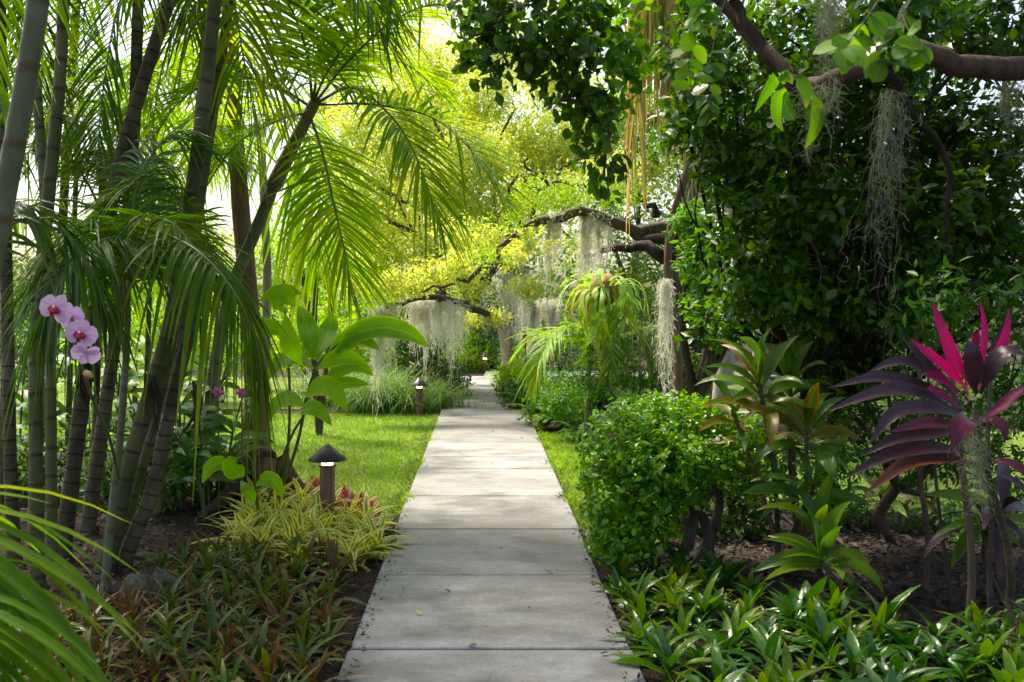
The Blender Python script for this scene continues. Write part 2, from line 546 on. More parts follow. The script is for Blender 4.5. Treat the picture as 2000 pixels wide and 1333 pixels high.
M['clusia_lit'] = leaf_mat('lit_oval_leaf', [(.06, .16, .015), (.10, .22, .018), (.15, .26, .02)], rib=(.15, .26, .05), trans=.5, rough=.34)  # lit copy of the oval leaf, sunlight painted into its colour
M['hedge'] = leaf_mat('hedge_leaf', [(.05, .16, .012), (.09, .24, .015), (.16, .32, .018), (.06, .19, .014), (.26, .34, .02), (.10, .26, .015)], rib=(.11, .22, .04), trans=.32, rough=.2, spec=1.0)
M['whorl'] = leaf_mat('whorl_leaf', [(.045, .13, .012), (.085, .20, .018), (.12, .25, .02)], rib=(.12, .2, .04), trans=.4, rough=.32)
M['mid'] = leaf_mat('mid_green_leaf', [(.03, .085, .014), (.05, .125, .017), (.08, .16, .02)], trans=.35, rough=.38)
M['dark'] = leaf_mat('dark_green_leaf', [(.022, .065, .012), (.036, .095, .014), (.055, .125, .016)], trans=.36, rough=.36)
M['yellow'] = leaf_mat('yellow_green_leaf', [(.32, .44, .10), (.46, .54, .14), (.58, .57, .14), (.40, .52, .18), (.24, .38, .09), (.62, .64, .32), (.62, .52, .10)], trans=.55, tmul=(1.25, 1.2, .5), rough=.45)
M['lime'] = leaf_mat('lime_leaf', [(.15, .28, .02), (.22, .36, .025), (.30, .40, .03), (.12, .24, .02)], trans=.45, rough=.42)
M['far'] = leaf_mat('far_leaf', [(.05, .10, .03), (.08, .14, .035), (.12, .18, .04), (.06, .12, .04)], trans=.35, rough=.5)
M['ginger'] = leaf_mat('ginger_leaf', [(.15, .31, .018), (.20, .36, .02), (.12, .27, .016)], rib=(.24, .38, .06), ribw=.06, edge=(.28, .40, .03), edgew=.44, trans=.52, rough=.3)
M['ginger_dark'] = leaf_mat('ginger_shade_leaf', [(.035, .11, .014), (.06, .15, .016), (.045, .12, .014)], rib=(.12, .2, .04), trans=.4, rough=.3)  # darker copy of the ginger leaf with the shade painted in
M['stem_green'] = plain_mat('green_stem', (.09, .13, .035), .5)
M['stem_brown'] = bark_mat('stem_brown', (.06, .045, .03), (.14, .105, .07), rings=.035, bump=.5)
M['ti_pink'] = leaf_mat('ti_pink_leaf', [(.42, .012, .11), (.55, .02, .15), (.48, .03, .18)], stripes=(46., (.30, .012, .09), .45), tip=(.30, .03, .10), tipv=.8, rib=(.52, .08, .22), trans=.4, tmul=(1.3, .8, 1.), rough=.32, mott=.2)
M['ti_dark'] = leaf_mat('ti_dark_leaf', stripes=(50., (.04, .022, .03), .5), tip=(.09, .045, .03), tipv=.85, cols= [(.022, .015, .017), (.032, .018, .023), (.026, .020, .022)], rib=(.07, .022, .035), edge=(.042, .018, .024), edgew=.45, trans=.08, tmul=(1.6, .8, 1.), rough=.33, mott=.25)
M['ti_purple'] = leaf_mat('ti_purple_leaf', [(.055, .012, .020), (.08, .014, .028), (.05, .014, .020)], rib=(.13, .03, .06), trans=.2, tmul=(1.5, .7, 1.), rough=.3)
M['ti_mag'] = leaf_mat('ti_magenta_leaf', [(.20, .012, .065), (.28, .018, .09), (.15, .014, .05)], stripes=(40., (.09, .014, .04), .5), rib=(.3, .04, .12), trans=.35, tmul=(1.4, .8, 1.), rough=.35)
M['ti_rust'] = leaf_mat('ti_rust_leaf', [(.05, .022, .02), (.07, .03, .02)], edge=(.17, .05, .025), edgew=.33, tip=(.17, .06, .04), tipv=.5, trans=.2, tmul=(1.5, 1., .7), rough=.4)
M['cordy'] = leaf_mat('cordyline_leaf', [(.04, .10, .018), (.06, .13, .02), (.09, .15, .02)], rib=(.13, .15, .05), stripes=(40., (.12, .17, .04), .35), trans=.35, rough=.26, spec=.6)
M['cordy_o'] = leaf_mat('cordyline_orange_leaf', [(.045, .08, .014), (.075, .10, .016), (.12, .11, .02)], rib=(.18, .14, .035), edge=(.24, .11, .022), edgew=.38, tip=(.24, .08, .022), tipv=.7, trans=.35, tmul=(1.5, 1.2, .5), rough=.3)
M['brom'] = leaf_mat('bromeliad_leaf', [(.018, .065, .010), (.03, .095, .012), (.055, .14, .015), (.025, .08, .014)], rib=(.05, .12, .03), trans=.25, rough=.2, spec=1.1)
M['brom_y'] = leaf_mat('bromeliad_light_leaf', [(.06, .14, .014), (.11, .17, .02), (.08, .16, .016)], tip=(.30, .20, .04), tipv=.8, trans=.4, rough=.28)
M['rhoeo'] = leaf_mat('bronze_green_leaf', [(.04, .085, .015), (.065, .11, .017), (.095, .105, .018), (.05, .095, .018)], rib=(.07, .12, .03), tip=(.20, .09, .028), tipv=.65, trans=.25, rough=.3, spec=.6)
M['rhoeo_b'] = leaf_mat('bronze_leaf', [(.085, .05, .02), (.12, .06, .022), (.07, .07, .02), (.11, .085, .022)], tip=(.17, .07, .03), tipv=.6, trans=.25, tmul=(1.4, 1., .6), rough=.38)
M['varieg'] = leaf_mat('variegated_leaf', [(.14, .24, .04), (.18, .28, .05), (.15, .22, .06)], edge=(.66, .60, .19), edgew=.20, trans=.35, tmul=(1.3, 1.3, .6), rough=.36)
M['redbrom'] = leaf_mat('red_bromeliad_leaf', [(.24, .09, .08), (.32, .13, .11), (.20, .07, .08), (.30, .17, .12)], trans=.3, tmul=(1.4, .8, .8), rough=.35)
M['strap'] = leaf_mat('strap_grass_leaf', [(.07, .15, .035), (.10, .19, .05), (.14, .22, .06), (.17, .18, .06)], trans=.35, rough=.36)
M['fern'] = leaf_mat('fern_leaf', [(.06, .16, .03), (.09, .21, .04), (.12, .24, .045)], trans=.4, rough=.45)
M['fern_y'] = leaf_mat('fern_yellow_leaf', [(.14, .24, .02), (.20, .28, .02), (.12, .22, .02)], trans=.45, rough=.45)
M['stag'] = leaf_mat('staghorn_frond', [(.20, .33, .08), (.26, .40, .10), (.30, .42, .13), (.22, .35, .11)], trans=.35, rough=.5)
M['stag_y'] = leaf_mat('staghorn_old_frond', [(.22, .26, .03), (.28, .27, .03), (.18, .25, .03)], trans=.35, rough=.5)
M['shield'] = plain_mat('staghorn_shield', (.28, .12, .05), .8, noise=.5, scale=15.)
M['straw'] = leaf_mat('dry_straw', [(.42, .33, .17), (.52, .44, .24), (.36, .27, .15), (.44, .42, .12), (.38, .26, .14), (.30, .34, .08)], trans=.35, tmul=(1.2, 1.1, .7), rough=.6)
M['drac'] = leaf_mat('dracaena_leaf', [(.16, .24, .02), (.34, .32, .02), (.22, .28, .03), (.12, .20, .02)], trans=.45, rough=.4)
M['orchid'] = leaf_mat('orchid_petal', [(.66, .44, .68), (.72, .52, .73)], rib=(.58, .30, .60), ribw=.06, trans=.35, tmul=(1, 1, 1.), rough=.5, mott=.12)
M['orchid_lip'] = plain_mat('orchid_lip', (.40, .012, .06), .4)
M['rock'] = bark_mat('rock', (.05, .05, .035), (.15, .14, .10), scale=9., stretch=1., bump=1.5, patch=(.10, .10, .045))
M['metal'] = plain_mat('dark_bronze_metal', (.030, .026, .026), .42, .3, noise=.25)
M['metal_brown'] = plain_mat('brown_painted_metal', (.17, .085, .05), .45, .2, noise=.25)
M['lens'] = plain_mat('lamp_lens', (.9, .7, .5), .3, emit=(1., .62, .34), es=5.)
M['red'] = leaf_mat('red_bract', [(.55, .01, .03), (.45, .01, .02)], trans=.3, tmul=(1.2, .8, .8), rough=.4)
M['magenta'] = leaf_mat('magenta_petal', [(.45, .08, .30), (.5, .2, .4)], trans=.3, tmul=(1.2, .9, 1.))

# ------------------------------------------------------------------ the setting
def sheet(name, poly, z, mat, kind='structure', label=None):
    me = bpy.data.meshes.new(name)
    me.from_pydata([(float(p[0]), float(p[1]), z) for p in poly], [], [tuple(range(len(poly)))])
    me.materials.append(mat)
    o = ob(name, me)
    o['kind'] = kind
    if label: o['label'] = label
    return o

sheet('ground', [(-400, -60), (400, -60), (400, 700), (-400, 700)], 0., M['soil'], label='dark brown mulched garden soil')

# path: a bed of mortar under single concrete slabs
def ctr(Y):                                   # centre line and half width of the path
    return .035 - .0295 * Y
HW = .622
Ys = [1.0, 2.05, 3.25, 4.45, 5.69, 6.88, 8.09, 9.48, 10.2, 11.31, 12.5, 13.7, 14.9, 16.1, 17.3, 18.5, 19.7, 21.0, 22.2]
bed = Geo()
pathE = ob('path', None)
tag(pathE, 'straight pale grey concrete garden path of poured slabs', None, kind='structure')
g = Geo()
a, b = Ys[0] - .2, Ys[-1]
g.add([(ctr(a) - HW + .03, a, .012), (ctr(a) + HW - .03, a, .012), (ctr(b) + HW - .03, b, .012), (ctr(b) - HW + .03, b, .012)], [(0, 1, 2, 3)])
part('joint_bed', g, M['soil'], pathE, smooth=False)
def slab(c, h=.052, b=.006):
    c = np.array(c, float)                    # 4 corners ccw
    m = c.mean(0)
    def ring(z, k):
        q = c + nrm(m - c) * k * 1.414
        return np.c_[q, np.full(4, z)]
    v = np.vstack([ring(0, 0), ring(h - b, 0), ring(h, b)])
    f = [(0 + i, (i + 1) % 4, 4 + (i + 1) % 4, 4 + i) for i in range(4)] + [(4 + i, 4 + (i + 1) % 4, 8 + (i + 1) % 4, 8 + i) for i in range(4)] + [(8, 9, 10, 11)]
    g = Geo()
    g.add(v, f)
    return g
rs = random.Random(3)
for y0, y1 in zip(Ys[:-1], Ys[1:]):
    j = .009
    hw = HW + rs.uniform(-.006, .006)
    part('slab', slab([(ctr(y0) - hw, y0 + j), (ctr(y0) + hw, y0 + j), (ctr(y1) + hw, y1 - j), (ctr(y1) - hw, y1 - j)], .05 + rs.uniform(-.002, .002)), M['concrete'], pathE, smooth=False)
for i in range(0, 4):                         # the path turns right at its far end
    x0 = -.62 + i * 1.6
    part('slab', slab([(x0 + .006, 22.21), (x0 + 1.594, 22.21), (x0 + 1.594, 24.0), (x0 + .006, 24.0)], .05), M['concrete'], pathE, smooth=False)

# lawns
lawnL = [G(800, 1000), G(772, 1040), G(735, 1010), G(690, 975), G(600, 948), G(520, 905), G(420, 890), G(200, 882), G(-500, 880), G(-900, 770), (-6, 15.2), (-3, 14.6), G(700, 811), G(850, 813), G(852, 840)]
lawnL = [(min(p[0], ctr(p[1]) - HW - .06), p[1]) for p in lawnL]
lawnR = [(ctr(6.4) + HW + .07, 6.4), (ctr(12.4) + HW + .06, 12.4), (1.0, 12.2), (1.35, 9.5), (1.2, 7.6), (.85, 6.3)]
lawnB = [(2.0, 7.9), (2.6, 7.6), (6, 7.8), (12, 8.5), (12, 12.5), (5, 12.6), (1.7, 11.5)]
lawnF = [(-14, 15.6), (-3.2, 15.4), (-3.6, 22), (-16, 24)]
rng = np.random.default_rng(5)
gt = (np.array([(-.055, 0, 0), (.055, 0, 0), (.04, .6, -.02), (-.01, 1., -.2)], float), np.array([(0, 1, 2, 3)]), np.array([(0, 0), (1, 0), (1, .6), (.5, 1)], float))
for i, (po, nb, lab) in enumerate([(lawnL, 90000, 'bright sunlit lawn left of the path'), (lawnR, 16000, 'narrow lawn strip between path and clipped shrub'),
                                   (lawnB, 26000, 'sunny lawn glimpsed behind the cordylines on the right'), (lawnF, 16000, 'far lawn behind the grass clump on the left')]):
    sheet('lawn', po, .008 + .001 * i, M['turf'], label=lab)
    q = poly_pts(po, nb, rng)
    K = len(q)
    az = rng.random(K) * 6.283
    el = rng.uniform(.5, 1.45, K)
    d = np.stack([np.cos(az) * np.cos(el), np.sin(az) * np.cos(el), np.sin(el)], -1)
    hgt = rng.uniform(.03, .065, K)
    Mx = frames(d, UP + .01) * hgt[:, None, None]
    if i == 0: Mx[:, :, 0] *= 1.2
    gg = Geo()
    gg.inst(gt, Mx, np.c_[q, np.full(K, .008)], rng.random(K))
    o = ob('grass', gg.mesh('grass', M['grass']))
    tag(o, 'short bright green turf blades, ' + lab.split(' ', 1)[1], 'grass', kind='stuff')

# fallen leaves on the mulch
def litter(poly, n, lab, size=(.03, .075), seed=1, mat='litter', z=(.008, .03)):
    rng = np.random.default_rng(seed)
    q = poly_pts(poly, n, rng)
    d = nrm(np.c_[rng.standard_normal((n, 2)), rng.normal(0, .25, n)])
    up = nrm(np.c_[rng.normal(0, .35, (n, 2)), np.ones(n)])
    s = rng.uniform(*size, n)
    gg = Geo()
    gg.inst(leaf_t(1., .45, 2, fold=.35, droop=-.2), frames(d, up) * s[:, None, None], np.c_[q, rng.uniform(*z, n)], rng.random(n))
    tag(ob('leaf_litter', gg.mesh('leaf_litter', M[mat])), lab, 'leaf litter', kind='stuff')
# blades creeping over the path edges
for sd, y0, y1, nb, lab in [(-1, 7.5, 14.3, 2600, 'loose grass fringe along the left edge of the path'), (1, 6.4, 12.3, 2200, 'loose grass fringe along the right edge of the path')]:
    Yq = rng.uniform(y0, y1, nb)
    xo = rng.normal(.03, .03, nb)
    K = nb
    az = rng.random(K) * 6.283
    el = rng.uniform(.2, 1.2, K)
    dd = np.stack([np.cos(az) * np.cos(el), np.sin(az) * np.cos(el), np.sin(el)], -1)
    hh = rng.uniform(.03, .075, K) * (1 + .6 * np.sin(Yq * 5.3) * np.sin(Yq * 2.1))
    gg = Geo()
    gg.inst(gt, frames(dd, UP + .01) * hh[:, None, None], np.c_[ctr(Yq) + sd * (HW + xo), Yq, np.full(K, .012)], rng.random(K))
    tag(ob('grass', gg.mesh('grass', M['grass'])), lab, 'grass', kind='stuff')
litter([(.6, 2.8), (4.5, 2.8), (5, 8), (1.1, 7.5), (.75, 6.0)], 9000, 'brown fallen leaves covering the shaded soil on the right', seed=2)
litter([(-.75, 2.8), (-5, 2.8), (-5.5, 9), (-1.5, 8.2), (-.95, 6.6)], 7000, 'brown fallen leaves on the soil below the left palms', seed=3)
litter([(ctr(6) - HW - .10, 6), (ctr(14.2) - HW - .10, 14.2), (ctr(14.2) - HW, 14.2), (ctr(6) - HW, 6)], 700, 'thin line of dry leaves along the left path edge', (.015, .035), 4)
litter([(ctr(5.5) + HW + .10, 5.5), (ctr(12.2) + HW + .10, 12.2), (ctr(12.2) + HW, 12.2), (ctr(5.5) + HW, 5.5)], 700, 'thin line of dry leaves along the right path edge', (.015, .035), 5)

litter(lawnL, 160, 'scattered dry leaves on the left lawn', (.03, .06), 6, 'straw')
litter([(edge_, Y_) for edge_, Y_ in [(ctr(3) - HW, 3), (ctr(21) - HW, 21), (ctr(21) + HW, 21), (ctr(3) + HW, 3)]], 130, 'tiny crumbs of dry leaf scattered over the path', (.008, .022), 7, z=(.052, .056))
litter([(ctr(3) - HW - .05, 3), (ctr(7.5) - HW - .05, 7.5), (ctr(7.5) - HW + .05, 7.5), (ctr(3) - HW + .09, 3)], 420, 'crumbled mulch spilling onto the left edge of the near path', (.008, .035), 8, z=(.05, .058))
litter([(ctr(3) + HW - .10, 3), (ctr(7.) + HW - .04, 7.), (ctr(7.) + HW + .05, 7.), (ctr(3) + HW + .05, 3)], 420, 'crumbled mulch spilling onto the right edge of the near path', (.008, .035), 9, z=(.05, .058))
# single leaves lying on the slabs
lt = leaf_t(1., .55, 4, fold=.4, droop=-.25)
lm = {k: tmesh(lt, 'fallen_leaf', M[k]) for k in ('litter', 'brom_y', 'straw')}
for px, py, s, k, a, lab in [(821, 1224, .05, 'straw', .4, 'pale curled fallen leaf left of centre on the near slab'), (1080, 1136, .05, 'brom_y', 2., 'yellow green fallen leaf near a slab joint on the right'),
                             (880, 1177, .035, 'litter', 1., 'small grey fallen leaf in the middle of the second slab'), (788, 1137, .03, 'litter', 2.5, 'tiny fallen leaf at the left end of the slab joint'),
                             (915, 1284, .05, 'litter', 4., 'dark red brown fallen leaf near the lowest joint'), (1172, 1303, .04, 'litter', 5., 'brown fallen leaf at the lower right of the path'),
                             (1158, 1161, .03, 'litter', .2, 'small dark twig leaf near the right slab edge'), (960, 1023, .025, 'litter', 3., 'speck of a fallen leaf in the middle of the path'),
                             (884, 889, .05, 'straw', 1.3, 'small dry leaf on a far sunlit slab'), (1022, 866, .05, 'litter', .8, 'dry leaf near the right edge of a far slab'),
                             (965, 852, .04, 'litter', 2.2, 'dry leaf on the far middle of the path')]:
    p = G(px, py)
    o = ob('fallen_leaf', lm[k], loc=(p[0], p[1], .056))
    o.rotation_euler = (0, 0, a)
    o.scale = (s, s, s)
    tag(o, lab, 'leaf')

# ------------------------------------------------------------------ foliage builders
def ordinal(k):
    w_ = ['first', 'second', 'third', 'fourth', 'fifth', 'sixth', 'seventh', 'eighth', 'ninth', 'tenth', 'eleventh', 'twelfth', 'thirteenth', 'fourteenth', 'fifteenth', 'sixteenth', 'seventeenth', 'eighteenth', 'nineteenth', 'twentieth']
    return w_[k] if k < 20 else str(k + 1) + 'th'

def rows(pts, band, key):
    """name each plant by its row away from the camera and its place in the row"""
    y0 = min(p[1] for p in pts)
    d = {}
    for i, p in enumerate(pts):
        d.setdefault(int((p[1] - y0) / band), []).append(i)
    out = {}
    for r_, k in enumerate(sorted(d)):
        for j, i in enumerate(sorted(d[k], key=lambda i: key(pts[i]))):
            out[i] = (ordinal(r_), ordinal(j))
    return out

def scatter(blobs, n, size, seed, twig=6, spread=.10, updir=.35, shell=.5, jit=.5, fuzz=.12):
    """leaf clusters in ellipsoid blobs -> pos, dir, normal, size, rnd"""
    rng = np.random.default_rng(seed)
    wts = np.array([b[1][0] * b[1][1] + b[1][0] * b[1][2] for b in blobs])
    wts = wts / wts.sum()
    nc = max(1, n // twig)
    bi = rng.choice(len(blobs), nc, p=wts)
    C = np.array([b[0] for b in blobs])[bi]
    Rd = np.array([b[1] for b in blobs])[bi]
    u = nrm(rng.standard_normal((nc, 3)))
    r = shell + (1 - shell) * rng.random(nc) ** .6
    r *= 1 + fuzz * rng.standard_normal(nc)
    c = C + u * Rd * r[:, None]
    tw = nrm(u * .8 + rng.standard_normal((nc, 3)) * jit + UP * updir)
    K = nc * twig
    k = np.tile(np.arange(twig), nc)
    T = np.repeat(tw, twig, 0)
    base = np.repeat(c, twig, 0) + T * ((k / twig - .3) * spread * 2)[:, None]
    A = nrm(np.cross(T, rng.standard_normal((K, 3))))
    d = nrm(A * .9 + T * .5 + rng.standard_normal((K, 3)) * .2 - UP * .12)
    nn = nrm(T * .7 + UP * .7 + rng.standard_normal((K, 3)) * .45)
    s = size * rng.uniform(.65, 1.2, K)
    pos = base + rng.standard_normal((K, 3)) * spread * .15
    return pos, d, nn, s, rng.random(K)

def visible_order(pos, s):
    """leaves of a crown that show in the photo, largest first"""
    x, y, d = proj(pos)
    ok = (d > .3) & (x > 0) & (x < 2000) & (y > 0) & (y < 1333)
    best = {}
    for i in np.where(ok)[0]:
        c = (int(x[i] // 14), int(y[i] // 14))
        if c not in best or d[i] < d[best[c]]:
            best[c] = i
    v = np.array(sorted(best.values(), key=lambda i: -s[i] / d[i]), int)
    return v

def add_leaves(parent, arr, tm, mat, nparts=300, rest='foliage', name='leaf'):
    pos, d, nn, s, rnd = arr
    org = np.array(parent.location)
    Mx = frames(d, nn)
    sel = visible_order(pos, s)[:nparts] if nparts else np.zeros(0, int)
    if len(sel):
        me = tmesh(tm, name, mat)
        for i in sel:
            m4 = np.eye(4)
            m4[:3, :3] = Mx[i] * s[i]
            m4[:3, 3] = pos[i] - org
            ob(name, me, parent, M=Matrix(m4.tolist()))
    keep = np.ones(len(pos), bool)
    keep[sel] = False
    gg = Geo()
    tm = LOW.get(id(tm), tm)
    gg.inst(tm, Mx[keep] * s[keep][:, None, None], pos[keep], rnd[keep])
    o = part(rest, gg, mat, parent)
    o['kind'] = 'stuff'
    return o

def limbs(blobs, base, rng, r0, fork=.4, sub=5, wig=.12):
    """trunk plus limbs that reach every blob"""
    tr, br = Geo(), Geo()
    base = np.array(base, float)
    cen = np.mean([b[0] for b in blobs], 0)
    top = base + (cen - base) * fork
    top[2] = max(top[2], base[2] + .3)
    pts = spline([base, base + (top - base) * .5 + rng.normal(0, wig * .5, 3) * (1, 1, 0), top], 10)
    tr.tube(pts, np.linspace(r0 * 1.25, r0 * .8, 10), 10, wob=.05, seed=int(rng.integers(999)))
    for c, rad in blobs:
        c = np.array(c)
        L = np.linalg.norm(c - top)
        mid = (top + c) / 2 + rng.normal(0, wig * L, 3)
        q = spline([top, mid, c], 9)
        br.tube(q, np.linspace(r0 * .6, r0 * .16, 9), 7, wob=.05, seed=int(rng.integers(999)))
        for _ in range(sub):
            e = c + nrm(rng.standard_normal(3)) * np.array(rad) * .85
            s0 = q[int(rng.integers(4, 9))]
            br.tube(spline([s0, (s0 + e) / 2 + rng.normal(0, .1, 3) * np.linalg.norm(e - s0), e], 6), np.linspace(r0 * .18, r0 * .04, 6), 5)
    return tr, br

def broadleaf(name, label, cat, base, blobs, n, size, leafmat, tm, bark='bark', r0=.08, nparts=300, seed=1, group=None, fork=.4, sub=4, **kw):
    rng = np.random.default_rng(seed)
    t = thing(name, label, cat, base, group)
    tr, br = limbs(blobs, base, rng, r0, fork, sub)
    part('trunk', tr, M[bark], t)
    part('branches', br, M[bark], t)
    arr = scatter(blobs, n, size, seed + 50, **kw)
    add_leaves(t, arr, tm, M[leafmat], nparts)
    return t

def B(px, py, d, rx, ry=None, rz=None):
    """blob from pixel centre, depth and pixel radii (ry = vertical), depth radius in m"""
    ry = rx if ry is None else ry
    k = d / FPX
    return (P(px, py, d), np.array((rx * k, (rz if rz else (rx + ry) / 2 * k), ry * k)))

OVAL = leaf_t(1., .58, 4, peak=.55, fold=.16, droop=.14, power=.6)
OVAL2 = leaf_t(1., .5, 3, peak=.5, fold=.2, droop=.15, power=.7)
LANCE = leaf_t(1., .34, 4, peak=.4, fold=.22, droop=.22, power=.9)
def diamond():
    v = np.array([(0, 0, 0), (-.26, .45, .05), (0, 1., -.06), (.26, .45, .05)], float)
    return v, np.array([(0, 3, 2, 1)]), np.array([(.5, 0), (0, .45), (.5, 1), (1, .45)], float)
TINY = diamond()
SMALL = leaf_t(1., .5, 2, peak=.45, fold=.25, droop=.1)

LOW = {id(OVAL): leaf_t(1., .58, 2, peak=.55, fold=.16, droop=.14, power=.6), id(OVAL2): leaf_t(1., .5, 2, peak=.5, fold=.2, droop=.15, power=.7), id(LANCE): leaf_t(1., .34, 2, peak=.4, fold=.22, droop=.22, power=.9)}

def frond_geo(ctrl, nl=46, L=.5, wl=.024, droop=.35, up=.25, seed=0, rr=.012, t0=.14, ang=(68, 22), seg=5, mat_r=1, ragged=.16, prof=1.):
    rng = np.random.default_rng(seed)
    n = 28
    p = spline(ctrl, n)
    T = nrm(np.gradient(p, axis=0))
    hor = np.abs(T[:, 2]).mean() < .93
    S = nrm(np.cross(T, UP if hor else np.array((.3, 1., .2))))
    for i in range(1, n):                       # keep the frame from flipping
        if (S[i] * S[i - 1]).sum() < 0: S[i] = -S[i]
    Nn = np.cross(S, T)
    if Nn[:, 2].mean() < 0: Nn = -Nn
    gg = Geo()
    gg.tube(p, np.linspace(rr, rr * .25, n), 6, mi=mat_r)
    K = nl * 2
    t = np.repeat(np.linspace(t0, .995, nl), 2) + rng.normal(0, .004, K)
    t = np.clip(t, 0, .999)
    sd = np.tile([-1., 1.], nl)
    fi = t * (n - 1)
    i0 = np.minimum(fi.astype(int), n - 2)
    fr = (fi - i0)[:, None]
    O = p[i0] * (1 - fr) + p[i0 + 1] * fr
    Tt, Ss, Nt = T[i0], S[i0], Nn[i0]
    tt = (t - t0) / (1 - t0)
    a = np.radians(ang[0] + (ang[1] - ang[0]) * tt ** 1.3 + rng.normal(0, 4, K))[:, None]
    D = nrm(Tt * np.cos(a) + Ss * sd[:, None] * np.sin(a) + Nt * (up + rng.normal(0, .08, K))[:, None])
    Lf = L * (np.sin(np.clip(.18 + tt * .82, 0, 1) * np.pi) ** .6 * .72 + .32) * prof * (1 + ragged * rng.standard_normal(K))
    Lf = np.maximum(Lf, L * .15)
    u = np.linspace(0, 1, seg + 1)
    dr = (droop * (1 + .3 * rng.standard_normal(K)) + .9 * (rng.random(K) < .07))[:, None]
    pts = O[:, None] + D[:, None] * (u[None, :, None] * Lf[:, None, None]) - UP * (dr * u[None] ** 2 * Lf[:, None])[..., None]
    ld = nrm(np.gradient(pts, axis=1))
    W = nrm(np.cross(ld, Nt[:, None] + 0 * ld))
    N2 = np.cross(W, ld)
    wv = wl * np.maximum(np.sin(np.clip(u * .86 + .14, 0, 1) * np.pi) ** .7, .06)
    wv = wv[None, :, None] * .5 * (.5 + .5 * (Lf / L))[:, None, None]
    v = np.stack([pts - W * wv + N2 * wv * .35, pts, pts + W * wv + N2 * wv * .35], 2)
    uvt = np.zeros((K, seg + 1, 3, 2))
    uvt[..., 0] = np.array([0, .5, 1.])
    uvt[..., 1] = u[None, :, None]
    i, j = np.meshgrid(np.arange(seg), np.arange(2), indexing='ij')
    k = (i * 3 + j).reshape(-1)
    f1 = np.stack([k, k + 1, k + 4, k + 3], -1)
    m = (seg + 1) * 3
    f = f1[None] + (np.arange(K) * m)[:, None, None]
    gg.add(v.reshape(-1, 3), f.reshape(-1, 4), uvt.reshape(-1, 2), np.repeat(rng.random(K) * .5, m))
    return gg

def frond_split(name, gg, mats, parent):
    """a near frond: its stalk is the part, each leaflet a sub-part"""
    st_ = Geo().add(gg.V[0], gg.F[0], gg.U[0], gg.R[0], 0)
    fr = part(name, st_, mats[1], parent)
    v, f, uv, rn = gg.V[1], gg.F[1] - len(gg.V[0]), gg.U[1], gg.R[1]
    m = int(f[:10].max()) + 1 if len(f) < 11 else None
    seg = 5
    m, nf = (seg + 1) * 3, seg * 2
    for i in range(len(v) // m):
        part('leaflet', Geo().add(v[i * m:(i + 1) * m], f[:nf], uv[:m], rn[i * m:(i + 1) * m]), mats[0], fr)

def arch(base, az, el, L, bend, n=6, side=0.):
    """control points of an arching frond"""
    p = np.array(base, float)
    out = [p.copy()]
    for i in range(n):
        s = (i + .5) / n
        e = el - bend * s ** 1.15
        a = az + side * s
        p = p + np.array((math.cos(a) * math.cos(e), math.sin(a) * math.cos(e), math.sin(e))) * L / n
        out.append(p.copy())
    return out

def PX(lst, d=None):
    return [P(q[0], q[1], q[2] if len(q) > 2 else d) for q in lst]

def blade(parent, ctrl, width, mat, fold=.25, n=9, side=None, peak=.42, name='leaf', tw=0., pet=.12, power=.8, face=.42):
    """one broad leaf as a part, along control points"""
    p = spline(ctrl, n)
    t = np.linspace(0, 1, n)
    wv = np.where(t < peak, np.sin(np.clip((t - pet * .0) / peak, 0, 1) * np.pi / 2) ** 1.2, np.cos((t - peak) / (1 - peak) * np.pi / 2) ** power)
    wv = np.maximum(wv, np.where(t < .5, pet, .02))
    T = nrm(np.gradient(p, axis=0))
    if side is None:
        h = np.cross(T, nrm(UP * (1 - face) + np.array((0, -1., .1)) * face))
        h[np.linalg.norm(h, axis=1) < .2] = (1, 0, 0)
        side = nrm(h)
        for i in range(1, n):
            if (side[i] * side[i - 1]).sum() < 0: side[i] = -side[i]
    else:
        side = np.tile(np.asarray(side, float), (n, 1))
    if tw:
        nn = np.cross(side, T)
        a = (t * tw)[:, None]
        side = side * np.cos(a) + nn * np.sin(a)
    g = Geo()
    g.ribbon(p, wv * width, side, fold)
    return part(name, g, mat, parent)
